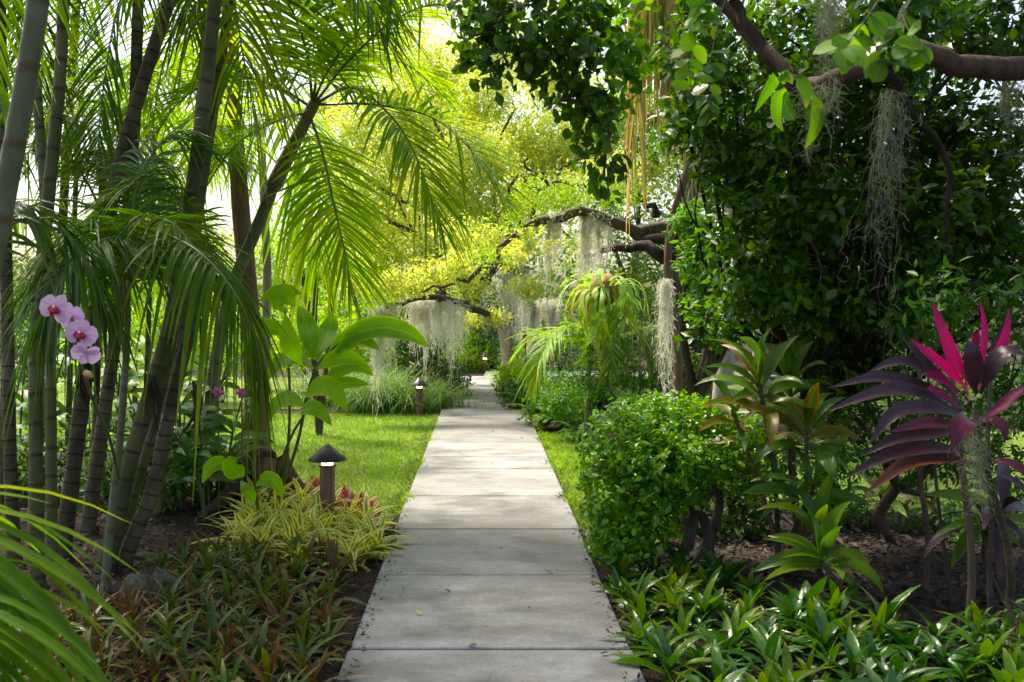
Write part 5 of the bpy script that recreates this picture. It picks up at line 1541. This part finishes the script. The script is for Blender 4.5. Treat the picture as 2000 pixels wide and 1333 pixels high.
broadleaf('shrub', 'dense green bush below the staghorn fern', 'shrub', P(1230, 600, 11.5) * (1, 1, 0), [B(1180, 730, 11.6, 70, 40), B(1260, 720, 11.8, 70, 50), B(1330, 740, 11.5, 60, 50)], 3200, .07, 'mid', LANCE, 'bark', .03, 150, 62)
def low_palm(label, base, specs, seed, d=None):
    t = thing('low_palm', label, 'palm', base, None)
    q = [np.array(base), np.array(base) + (0, 0, .3), np.array(base) + (0, 0, .5)]
    part('trunk', Geo().tube(spline(q, 6), np.linspace(.06, .03, 6), 8), M['cane'], t)
    for i, (c, lf, L) in enumerate(specs):
        part('frond', frond_geo([q[-1]] + PX(c), nl=44, L=L, wl=.026, droop=.45, up=.2, seed=seed + i, rr=.009), [M[lf], M['rachis']], t)
low_palm('low feathery palm with arching fronds beside the far path', P(1150, 600, 11.6) * (1, 1, 0), [
    ([(1150, 660, 11.6), (1100, 640, 11.5), (1060, 690, 11.3), (1042, 760, 11.2)], 'palm_lit', .34), ([(1155, 660, 11.6), (1180, 630, 11.4), (1195, 680, 11.2), (1190, 735, 11.1)], 'palm', .3),
    ([(1160, 660, 11.6), (1210, 625, 11.5), (1255, 660, 11.4), (1275, 720, 11.3)], 'palm', .34), ([(1150, 680, 11.6), (1090, 660, 11.8), (1050, 650, 12), (1010, 690, 12)], 'palm_lit', .34),
    ([(1160, 680, 11.6), (1230, 650, 11.8), (1290, 640, 12), (1340, 680, 12)], 'palm', .36)], 900)
low_palm('feathery palm behind the oak limbs', P(1250, 600, 16) * (1, 1, 0), [
    ([(1250, 560, 16), (1270, 490, 16), (1300, 480, 16), (1330, 540, 16)], 'palm_dark', .5), ([(1250, 560, 16), (1200, 470, 16), (1150, 450, 16), (1090, 500, 16)], 'palm', .5),
    ([(1250, 560, 16), (1230, 450, 16.2), (1190, 400, 16.4), (1130, 400, 16.4)], 'palm_dark', .5), ([(1250, 560, 16), (1280, 450, 16.2), (1330, 420, 16.4), (1380, 470, 16.4)], 'palm_dark', .5),
    ([(1250, 560, 16), (1160, 520, 15.8), (1090, 530, 15.6), (1040, 590, 15.5)], 'palm_lit', .5)], 920)
# red ginger torches
for x_, y_, d_, lab in [(1025, 668, 16.5, 'red ginger flower at the right end of the path'), (797, 628, 19, 'red ginger flower below the arching branch on the left')]:
    b0 = P(x_, 600, d_); b0[2] = 0
    t = thing('red_ginger', lab, 'flower', b0, 'red ginger flowers')
    tp = P(x_, y_, d_)
    part('stalk', Geo().tube(spline([b0, (b0 + tp) / 2 + (.03, 0, 0), tp], 6), .012, 6), M['stem_green'], t)
    for i in range(22):
        a = i * 2.4
        dd = nrm(np.array((math.cos(a) * .5, math.sin(a) * .5, 1.)))
        part('bract', Geo().inst(leaf_t(.09, .05, 3), frames(np.array([dd]), np.array([(math.cos(a), math.sin(a), .2)])), np.array([tp + (0, 0, (i - 11) * .012)])), M['red'], t)
    for i in range(6):
        o_ = b0 + (tp - b0) * (.3 + .1 * i)
        blade(t, arch(o_, i * 2.1, R(45), .5, R(80), 4), .11, M['ginger'])
# small magenta blooms in the shade left
for x_, y_, lab in [(426, 765, 'pale magenta bloom under the arching frond'), (472, 768, 'small magenta bloom by the flared trunk')]:
    tp = P(x_, y_, 7.6)
    b0 = tp * (1, 1, 0)
    t = thing('magenta_flower', lab, 'flower', b0)
    part('stalk', Geo().tube(spline([b0, tp], 5), .006, 5), M['stem_green'], t)
    for i in range(6):
        a = i * 1.05
        part('petal', Geo().inst(leaf_t(.05, .03, 3), frames(np.array([(math.cos(a), -.4, math.sin(a))]), np.array([(0, -1, .2)])), np.array([tp])), M['magenta'], t)
# ------------------------------------------------------------------ right: clipped round shrub
hb = G(1352, 1108)
t = thing('round_shrub', 'round glossy green shrub with gnarled trunks beside the path', 'shrub', hb)
rng = np.random.default_rng(17)
for k, (x0, pts, r_) in enumerate([(1335, [(1335, 1110, 6.05), (1345, 1050, 6.05), (1358, 1000, 6.1), (1400, 940, 6.1), (1420, 880, 6.1)], .042), (1375, [(1378, 1112, 6.1), (1385, 1060, 6.1), (1372, 1010, 6.1), (1330, 970, 6.0), (1300, 900, 6.)], .035),
                                    (1400, [(1362, 1110, 6.15), (1385, 1050, 6.2), (1405, 990, 6.2), (1395, 930, 6.2), (1350, 870, 6.2)], .035), (1300, [(1350, 1020, 6.05), (1300, 1010, 5.95), (1250, 960, 5.9), (1210, 900, 5.9)], .02),
                                    (1, [(1345, 1090, 6.0), (1310, 1085, 5.95), (1290, 1050, 5.9), (1260, 1000, 5.9)], .014), (2, [(1400, 960, 6.2), (1440, 920, 6.2), (1460, 880, 6.2)], .018), (3, [(1340, 1075, 6.0), (1300, 1060, 5.9), (1270, 1070, 5.85)], .011)]):
    g = Geo()
    q = spline(PX(pts), 16)
    if k < 3: q[0][2] = 0
    g.tube(q, np.linspace(r_ * 1.15, r_ * .5, 16), 9, wob=.09, seed=k)
    part('trunk' if k < 3 else 'branch', g, M['bark'], t)
hbl = [B(1235, 880, 6.0, 95, 85), B(1330, 850, 6.1, 105, 65), B(1420, 870, 6.1, 75, 70), B(1195, 960, 5.9, 62, 80), B(1215, 1030, 5.85, 48, 60), B(1265, 960, 5.85, 60, 60), B(1300, 900, 5.75, 80, 50), B(1380, 905, 5.85, 70, 40), B(1240, 1075, 5.8, 34, 30), B(1300, 820, 6.4, 110, 40), B(1195, 1060, 5.8, 36, 40), B(1280, 1030, 5.85, 44, 50), B(1330, 950, 5.9, 50, 40), B(1440, 920, 6.2, 50, 50)]
add_leaves(t, scatter(hbl, 17000, .046, 18, twig=6, spread=.045, updir=.6, shell=.6, fuzz=.10), OVAL, M['hedge'], 300)

# ------------------------------------------------------------------ right: dark oval leaved trees
tb = np.array((3.6, 4.9, 0.))
t = thing('oval_leaf_tree', 'large dark tree with oval leaves and brown limb at the upper right', 'tree', tb)
g = Geo()
g.tube(spline([tb, tb + (-.05, 0, 1.2), P(2150, 150, 4.9), P(2180, -200, 4.9)], 20), np.linspace(.16, .09, 20), 12, wob=.05, seed=2)
part('trunk', g, M['bark_red'], t)
limb([(2150, 160, 4.9), (2060, 130, 4.8), (1970, 132, 4.7), (1890, 136, 4.65), (1820, 105, 4.6), (1740, 110, 4.65), (1660, 140, 4.8), (1590, 165, 4.9), (1540, 150, 5.0), (1490, 95, 5.1), (1440, 45, 5.2), (1380, -20, 5.2), (1300, -60, 5.2)], (.06, .025), t, 'bark_limb', n=40, kink=.02, seed=51, wob=.05)
limb([(1560, 160, 4.95), (1520, 140, 5.05), (1470, 70, 5.1), (1430, 0, 5.1)], (.035, .025), t, 'bark_limb', kink=.02, seed=52, name='branch')
limb([(1300, -60, 5.2), (1230, -50, 5.1), (1170, 10, 5.), (1168, 120, 4.95), (1172, 230, 4.95), (1178, 350, 4.95)], (.03, .006), t, 'bark', seed=53)
limb([(1200, -40, 5.1), (1090, -30, 5.0), (1000, 10, 5.0), (930, 70, 5.0)], (.022, .006), t, 'bark', seed=54)
limb([(1700, 120, 4.7), (1760, 200, 4.8), (1830, 270, 5.3), (1850, 350, 5.4), (1845, 430, 5.4), (1860, 500, 5.4)], (.022, .01), t, 'bark_dark', kink=.02, seed=55)
cb = [B(940, 20, 5., 60, 60), B(1040, 40, 5., 90, 70), B(1130, 60, 5., 90, 90), B(1060, 130, 5., 55, 50), B(930, 100, 5.05, 38, 60), B(1150, 170, 4.95, 55, 60), B(1170, 250, 4.95, 42, 50), B(1175, 320, 4.95, 34, 40), B(1180, 365, 4.95, 18, 26), B(1110, 190, 5, 28, 60), B(1000, 120, 5., 40, 40)]
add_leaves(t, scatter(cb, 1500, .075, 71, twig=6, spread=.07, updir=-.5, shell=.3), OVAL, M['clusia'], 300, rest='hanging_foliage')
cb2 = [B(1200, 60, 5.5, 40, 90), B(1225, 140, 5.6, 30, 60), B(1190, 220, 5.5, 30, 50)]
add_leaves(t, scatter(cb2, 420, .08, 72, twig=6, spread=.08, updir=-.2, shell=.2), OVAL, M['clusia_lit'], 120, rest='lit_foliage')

tb2 = np.array((2.35, 7.4, 0.))
cb3 = [B(1360, 120, 6.2, 80, 120), B(1440, 220, 6.4, 100, 110), B(1340, 250, 6.6, 50, 60), B(1540, 300, 6.6, 110, 110), B(1560, 90, 6.4, 120, 90), B(1650, 260, 6.4, 120, 120), B(1780, 300, 6.2, 130, 130), B(1920, 300, 6.0, 130, 130), B(1760, 80, 6.4, 130, 90), B(1930, 60, 6., 120, 90), B(1660, 420, 6.6, 110, 90), B(1820, 450, 6.4, 120, 90), B(1960, 470, 6.2, 100, 90), B(1480, 420, 7.0, 90, 80), B(1560, 520, 6.9, 90, 80), B(1680, 540, 6.8, 110, 80), B(1840, 580, 6.6, 110, 70), B(1430, 330, 6.3, 70, 80), B(1480, 560, 6.5, 80, 80), B(1410, 640, 6.9, 60, 40), B(1620, 160, 5.6, 90, 60), B(1720, 190, 5.5, 80, 60), B(1690, 60, 5.5, 80, 60), B(1790, 30, 5.4, 80, 50), B(1560, 250, 5.7, 70, 60), B(1480, 470, 6.0, 90, 80), B(1600, 600, 6.0, 90, 60), B(1720, 590, 5.9, 100, 70), B(1640, 400, 5.8, 100, 80), B(1450, 570, 6.2, 60, 70), B(1840, 420, 5.7, 90, 90), B(1970, 560, 5.8, 80, 80), B(1700, 480, 6.0, 80, 60)]
broadleaf('oval_leaf_tree', 'dense dark leafy tree forming the wall of foliage at the right', 'tree', tb2, cb3, 25000, .08, 'clusia', OVAL, 'bark_dark', .055, 300, 73, twig=6, spread=.08, shell=.35)
tb3 = np.array((1.45, 8.6, 0.))
broadleaf('whorl_leaf_tree', 'bright whorl leaved tree catching light at the left of the dark foliage', 'tree', tb3, [B(1380, 430, 8.0, 60, 55), B(1370, 510, 7.9, 55, 50), B(1375, 590, 7.9, 45, 40), B(1440, 470, 8.2, 60, 70), B(1450, 570, 8.1, 60, 60), B(1345, 440, 8.1, 32, 40)], 2600, .085, 'whorl', LANCE, 'bark', .07, 300, 74, twig=7, spread=.05, shell=.4)
tb4 = np.array((2.7, 8.4, 0.))
broadleaf('dark_shrub', 'dark green leafy shrub behind the pink leaved plant', 'shrub', tb4 * (1, 1, 0) + (-.2, -1.6, 0), [B(1600, 660, 6.6, 80, 70), B(1720, 680, 6.6, 100, 80), B(1640, 780, 6.5, 80, 70), B(1760, 800, 6.5, 100, 80), B(1900, 820, 6.3, 100, 90), B(1990, 720, 6.2, 70, 80), B(1680, 880, 6.4, 60, 50), B(1830, 900, 6.4, 80, 50), B(1960, 930, 6.2, 70, 60)], 5200, .065, 'mid', LANCE, 'stem_brown', .04, 300, 75, twig=6, spread=.06, shell=.4)
broadleaf('light_shrub', 'small light green bush in front of the cordyline stems', 'shrub', G(1610, 1110), [B(1610, 930, 5.8, 45, 40), B(1590, 980, 5.8, 34, 40), B(1640, 960, 5.8, 30, 40), B(1620, 880, 5.9, 40, 34)], 700, .06, 'whorl', LANCE, 'stem_brown', .014, 250, 76, twig=6, spread=.05, shell=.3)
broadleaf('corner_shrub', 'small leafy bush at the lower right corner', 'shrub', G(1965, 1300), [B(1960, 1240, 4.5, 60, 50), B(1990, 1290, 4.3, 60, 50), B(1930, 1280, 4.4, 50, 40)], 420, .07, 'mid', LANCE, 'stem_brown', .012, 250, 77, twig=6, spread=.06, shell=.3)
broadleaf('yellow_shrub', 'yellow green leaf spray hanging in the dark gap on the right', 'shrub', P(1570, 600, 6.0) * (1, 1, 0), [B(1540, 470, 6., 40, 40), B(1560, 550, 6., 50, 50), B(1530, 400, 6., 30, 40)], 260, .085, 'clusia_lit', OVAL, 'stem_brown', .012, 200, 78, twig=6, spread=.07, shell=.2, fork=.7)

broadleaf('dark_shrub', 'dark shrub filling the gap behind the gnarled trunks of the round shrub', 'shrub', G(1420, 1050), [B(1400, 960, 7.0, 80, 60), B(1480, 960, 7.0, 70, 60), B(1320, 980, 7.1, 60, 50), B(1440, 1030, 6.9, 70, 40), B(1530, 900, 7.2, 60, 60)], 2600, .06, 'dark', OVAL2, 'stem_brown', .03, 150, 81, shell=.2)
for k_, (x_, y_, lab_) in enumerate([(1660, 1030, 'low dark bush at the back of the leaf litter'), (1830, 1040, 'low dark bush behind the bare stems'), (1930, 1060, 'low dark bush at the right end of the leaf litter')]):
    b_ = G(x_, y_)
    d_ = float(proj(b_)[2])
    broadleaf('low_bush', lab_, 'shrub', b_, [B(x_, y_ - 30, d_, 60, 26), B(x_ - 40, y_ - 18, d_, 40, 20), B(x_ + 40, y_ - 22, d_, 40, 24)], 500, .06, 'mid', LANCE, 'stem_brown', .01, 100, 83 + k_, 'low bushes behind the leaf litter', shell=.2)

# unseen canopy added out of the frame to shade the foreground
cb5 = [((1.2, 3.2, 4.6), (1.1, 1.2, .6)), ((2.6, 4.2, 4.4), (1.2, 1.3, .7)), ((.3, 5.2, 4.6), (1.1, 1.1, .6)), ((-.6, 3.6, 4.6), (1., 1.2, .5)), ((1.8, 6.2, 4.9), (1.2, 1.1, .6)), ((3.4, 6.4, 4.4), (1.1, 1.2, .8)), ((-1.6, 5.2, 5.0), (1., 1., .5)), ((.2, 7.2, 5.4), (1.2, 1., .5)), ((-1.4, 7.0, 5.6), (1., 1., .5)), ((1.4, 8.2, 5.6), (1.2, 1., .5)), ((2.2, 5.2, 4.9), (1.3, 1.2, .7)), ((3.2, 4.0, 4.0), (1.2, 1.2, .7)), ((2.0, 7.4, 5.2), (1.2, 1.2, .6)), ((3.2, 8., 4.8), (1.2, 1.2, .8))]
broadleaf('shade_canopy', 'added unseen shade canopy above the near end of the path', 'tree', (6.5, 2.2, 0), [(np.array(c), np.array(r)) for c, r in cb5], 8500, .10, 'clusia', OVAL2, 'bark', .14, 0, 79, twig=6, spread=.1, shell=.2, fork=.75)

# near leaves in the top right, on twigs of the limb
def spray(label, twig, n, size, mat, seed, w=.6, hang=.5, name='leaf_spray', r_=.004):
    q = spline(PX(twig), 14)
    t = thing(name, label, 'leafy twig', q[0])
    rng = np.random.default_rng(seed)
    part('twig', Geo().tube(q, np.linspace(r_, r_ * .4, 14), 6), M['stem_brown'], t)
    ms = [tmesh(leaf_t(1., w, 6, peak=.55, fold=f_, droop=d_, power=.6), 'leaf', M[mat]) for f_, d_ in ((.15, .1), (.25, .25), (.05, .05))]
    for i in range(n):
        p = q[int(rng.uniform(2, 13.9))]
        a = rng.uniform(0, 6.28)
        d = nrm(np.array((math.cos(a), math.sin(a) * .6, rng.normal(-hang, .4))))
        nn = nrm(np.array((rng.normal(0, .5), -.8, .6 + rng.normal(0, .3))))
        m4 = np.eye(4)
        m4[:3, :3] = frames(d[None], nn[None])[0] * size * rng.uniform(.7, 1.15)
        m4[:3, 3] = p - q[0]
        ob('leaf', ms[i % 3], t, M=Matrix(m4.tolist()))
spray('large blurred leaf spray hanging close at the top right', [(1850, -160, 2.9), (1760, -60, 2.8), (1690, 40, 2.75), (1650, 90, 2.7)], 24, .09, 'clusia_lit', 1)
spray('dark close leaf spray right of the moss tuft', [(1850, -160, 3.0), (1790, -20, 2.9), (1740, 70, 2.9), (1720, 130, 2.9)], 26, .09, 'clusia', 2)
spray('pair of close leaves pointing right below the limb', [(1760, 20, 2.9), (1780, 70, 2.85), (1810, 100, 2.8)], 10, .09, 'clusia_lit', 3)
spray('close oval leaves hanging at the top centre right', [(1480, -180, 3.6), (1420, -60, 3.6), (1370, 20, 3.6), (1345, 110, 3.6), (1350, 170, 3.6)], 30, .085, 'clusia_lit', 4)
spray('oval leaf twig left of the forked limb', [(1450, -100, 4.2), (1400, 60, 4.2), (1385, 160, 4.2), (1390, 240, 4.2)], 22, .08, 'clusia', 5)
# drooping succulent leaf cluster
ep = P(1545, 175, 4.75)
t = thing('drooping_epiphyte', 'cluster of thick drooping olive leaves on the forked limb', 'epiphyte', ep)
for i, (pts, w_, mt) in enumerate([([(1525, 160), (1520, 150), (1500, 178), (1473, 222)], .06, 'clusia_lit'), ([(1530, 165), (1528, 140), (1540, 150), (1548, 165)], .06, 'clusia_lit'), ([(1550, 150), (1565, 155), (1576, 180), (1574, 212)], .075, 'brom_y'),
                                    ([(1535, 175), (1520, 190), (1518, 230), (1530, 258)], .06, 'clusia_lit'), ([(1585, 185), (1600, 210), (1594, 250), (1572, 292)], .075, 'clusia_lit'), ([(1540, 180), (1532, 200), (1545, 225), (1552, 235)], .08, 'clusia'), ([(1580, 180), (1590, 200), (1582, 230), (1580, 240)], .07, 'clusia')]):
    blade(t, PX(pts, 4.7 + .02 * i), w_, M[mt], fold=.3, side=(1, .2, .3), pet=.3)

# ------------------------------------------------------------------ cordylines
def cordyline(label, base, heads, seed, group='cordylines on the right', name='cordyline'):
    t = thing(name, label, 'cordyline', base, group)
    rng = np.random.default_rng(seed)
    for (hx, hy, d_, n, L, mats, el, lean) in heads:
        tp = P(hx, hy, d_)
        b0 = np.array(base, float) + (rng.normal(0, .05), rng.normal(0, .05), 0)
        q = spline([b0, (b0 + tp) / 2 + rng.normal(0, .04, 3), tp], 14)
        part('stem', Geo().tube(q, np.linspace(.016, .011, 14), 8, wob=.04), M['stem_brown'], t)
        for i in range(n):
            k = i / n
            az = i * 2.4 + rng.normal(0, .2)
            e = R(el[0] + (el[1] - el[0]) * k + rng.normal(0, 8))
            l_ = L * rng.uniform(.75, 1.1)
            c = arch(tp - (tp - q[-4]) * (1 - k) * .9 + (0, 0, .02), az, e, l_, R(rng.uniform(25, 85)), 5, rng.normal(0, .15))
            c = [p_ + np.array((lean, 0, 0)) * (j / 5) ** 1.5 for j, p_ in enumerate(c)]
            blade(t, c, l_ * rng.uniform(.17, .23), M[mats[int(rng.integers(len(mats)))]], fold=.35, pet=.1, tw=rng.normal(0, .5))
    return t
cordyline('tall orange and olive cordyline head beside the round shrub', G(1520, 1120), [(1482, 745, 5.6, 19, .40, ['cordy_o', 'cordy', 'cordy'], (5, 88), -.02), (1430, 800, 5.7, 10, .34, ['cordy_o', 'cordy_o', 'cordy'], (0, 75), -.05)], 1)
cordyline('green cordyline cluster of two heads behind the round shrub', G(1560, 1125), [(1575, 840, 5.5, 17, .36, ['cordy', 'cordy', 'cordy_o'], (0, 85), 0), (1590, 950, 5.4, 14, .34, ['cordy', 'cordy'], (-5, 80), -.04), (1540, 740, 5.9, 17, .38, ['cordy', 'cordy'], (10, 88), 0)], 2)
cordyline('low green cordyline fanning left above the bromeliads', G(1625, 1178), [(1600, 1095, 5.15, 15, .36, ['cordy', 'brom_y', 'cordy'], (0, 85), -.05), (1590, 1020, 5.3, 7, .36, ['brom_y', 'cordy'], (40, 85), -.02)], 3)
cordyline('olive cordyline on the sunny ground behind the bare stems', G(1710, 1030), [(1720, 965, 7.2, 13, .40, ['cordy_o', 'brom_y'], (5, 75), 0)], 4)
cordyline('yellow green cordyline between the bare stems', G(1770, 1025), [(1780, 975, 7.4, 12, .38, ['brom_y', 'cordy'], (5, 75), 0)], 5)
cordyline('grey leaved cordyline at the right edge below the pink plant', G(1955, 1190), [(1960, 1000, 5.0, 12, .34, ['ti_dark', 'cordy'], (-25, 60), -.04), (1915, 1010, 5.1, 8, .32, ['ti_dark', 'cordy'], (-35, 30), -.06)], 6)

# bare stems rising from the leaf litter
for k, (x0, y0, pts, r_, lab) in enumerate([(1808, 1152, [(1812, 1040), (1797, 930), (1806, 800), (1790, 690), (1798, 600)], .016, 'bare olive stem in the middle of the leaf litter'), (1858, 1185, [(1845, 1080), (1830, 960), (1822, 850), (1810, 700)], .010, 'thin dark stem leaning beside the bare olive stem'),
                                            (1893, 1250, [(1898, 1100), (1890, 1000), (1870, 850), (1850, 650)], .02, 'thick shaded stem right of the leaf litter'), (1935, 1240, [(1932, 1120), (1936, 1000), (1930, 850), (1940, 650)], .012, 'thin shaded stem near the right edge')]):
    b0 = G(x0, y0)
    d_ = np.linalg.norm(b0 - (0, 0, CAMZ))
    d_ = proj(b0)[2]
    bl = [B(pts[-1][0], pts[-1][1] - 60, d_, 70, 60)]
    t = thing('bare_stem_shrub', lab, 'shrub', b0, 'bare stemmed shrubs on the right')
    part('stem', Geo().tube(spline([b0] + PX(pts, float(d_)), 24), np.linspace(r_, r_ * .7, 24), 9, wob=.05, seed=k), M['bark'], t)
    add_leaves(t, scatter(bl, 160, .07, 90 + k, shell=.2), LANCE, M['dark'], 60)

# ------------------------------------------------------------------ pink and purple ti plant
tip = G(1965, 1228)
t = thing('ti_plant', 'ti plant with hot pink upright leaves and dark purple drooping leaves', 'ti plant', tip)
D = 4.2
hd = P(1905, 800, D)
stem = spline([tip, P(1975, 1130, 4.6), P(1962, 1040, 4.5), P(1925, 920, 4.3), P(1908, 850, D), hd], 26)
part('stem', Geo().tube(stem, np.linspace(.019, .014, 26), 10, wob=.03), M['stem_brown'], t)
TI = [  # pixel points base->tip (with depth offsets), width m, material, twist
    ([(1898, 760, 0), (1870, 710, -.03), (1838, 640, -.02), (1822, 588, .02)], .062, 'ti_pink', 'u'), ([(1893, 775, .02), (1862, 720, .02), (1842, 665, .03), (1833, 620, .05)], .04, 'ti_pink', 'u'),
    ([(1888, 760, -.03), (1850, 722, -.06), (1812, 690, -.06), (1780, 664, -.04)], .055, 'ti_pink', 'u'), ([(1910, 755, .02), (1918, 700, .06), (1922, 640, .08), (1914, 586, .08)], .04, 'ti_pink', 'u'),
    ([(1912, 760, -.02), (1938, 710, -.02), (1962, 660, 0), (1972, 602, .03)], .06, 'ti_pink', 'u'), ([(1903, 750, .06), (1900, 700, .12), (1906, 660, .14), (1912, 645, .14)], .05, 'ti_mag', 'u'),
    ([(1905, 770, -.06), (1900, 730, -.11), (1896, 690, -.14), (1892, 664, -.12)], .105, 'ti_dark', 'u'), ([(1915, 770, -.05), (1940, 715, -.1), (1972, 688, -.13), (2012, 700, -.16)], .10, 'ti_dark', 'f'),
    ([(1915, 765, .05), (1940, 700, .1), (1955, 650, .12), (1965, 620, .12)], .06, 'ti_dark', 'u'), ([(1880, 780, -.04), (1845, 745, -.07), (1818, 735, -.08), (1806, 735, -.09)], .07, 'ti_mag', 'f'),
    ([(1880, 800, -.06), (1845, 775, -.1), (1822, 762, -.12), (1810, 758, -.12)], .06, 'ti_mag', 'f'),
    ([(1880, 770, 0), (1835, 735, -.02), (1790, 690, 0), (1764, 662, .03)], .05, 'ti_dark', 'u'),
    ([(1885, 800, .02), (1820, 730, 0), (1755, 706, -.02), (1695, 727, -.03)], .07, 'ti_dark', 'f'), ([(1885, 805, 0), (1800, 755, -.03), (1710, 738, -.05), (1618, 758, -.06)], .075, 'ti_dark', 'f'),
    ([(1880, 810, -.02), (1800, 770, -.06), (1720, 765, -.1), (1608, 806, -.12)], .085, 'ti_dark', 'f'), ([(1885, 820, -.05), (1830, 800, -.12), (1750, 805, -.18), (1694, 872, -.22)], .085, 'ti_dark', 'f'),
    ([(1890, 830, -.06), (1840, 828, -.16), (1790, 830, -.24), (1735, 845, -.28)], .07, 'ti_purple', 'f'), ([(1895, 840, 0), (1830, 848, -.05), (1750, 858, -.08), (1678, 893, -.1)], .07, 'ti_dark', 'f'),
    ([(1900, 890, .02), (1830, 876, -.03), (1740, 888, -.08), (1646, 936, -.12)], .085, 'ti_dark', 'f'), ([(1915, 910, .02), (1845, 895, -.04), (1770, 905, -.1), (1686, 968, -.16)], .09, 'ti_rust', 'f'),
    ([(1905, 830, -.05), (1890, 822, -.16), (1872, 840, -.24), (1858, 880, -.26)], .105, 'ti_purple', 'f'), ([(1910, 830, -.05), (1935, 822, -.1), (1958, 835, -.14), (1962, 868, -.15)], .075, 'ti_purple', 'f'),
    ([(1915, 820, 0), (1950, 800, 0), (1985, 770, 0), (2030, 745, 0)], .065, 'ti_mag', 'f'), ([(1925, 900, 0), (1970, 905, -.05), (2010, 930, -.1), (2050, 970, -.1)], .07, 'ti_purple', 'f'),
    ([(1930, 920, .05), (1980, 940, .1), (2020, 980, .1), (2050, 1030, .1)], .06, 'ti_dark', 'f')]
for pts, w_, mt, kd in TI:
    c = [P(a, b, D + e) for a, b, e in pts]
    blade(t, c, w_ * .80, M[mt], fold=.3, side=(1, .25, 0) if kd == 'u' else None, pet=.14, n=11, tw=.25, power=.95, face=.5, peak=.48)
moss('dry moss caught on the pink plant stem', PX([(1895, 800, 4.1), (1905, 850, 4.15), (1912, 900, 4.2)]), (.05, .25), .02, 50, 30, sw=.0028, hairs=6, mat='moss_shade')
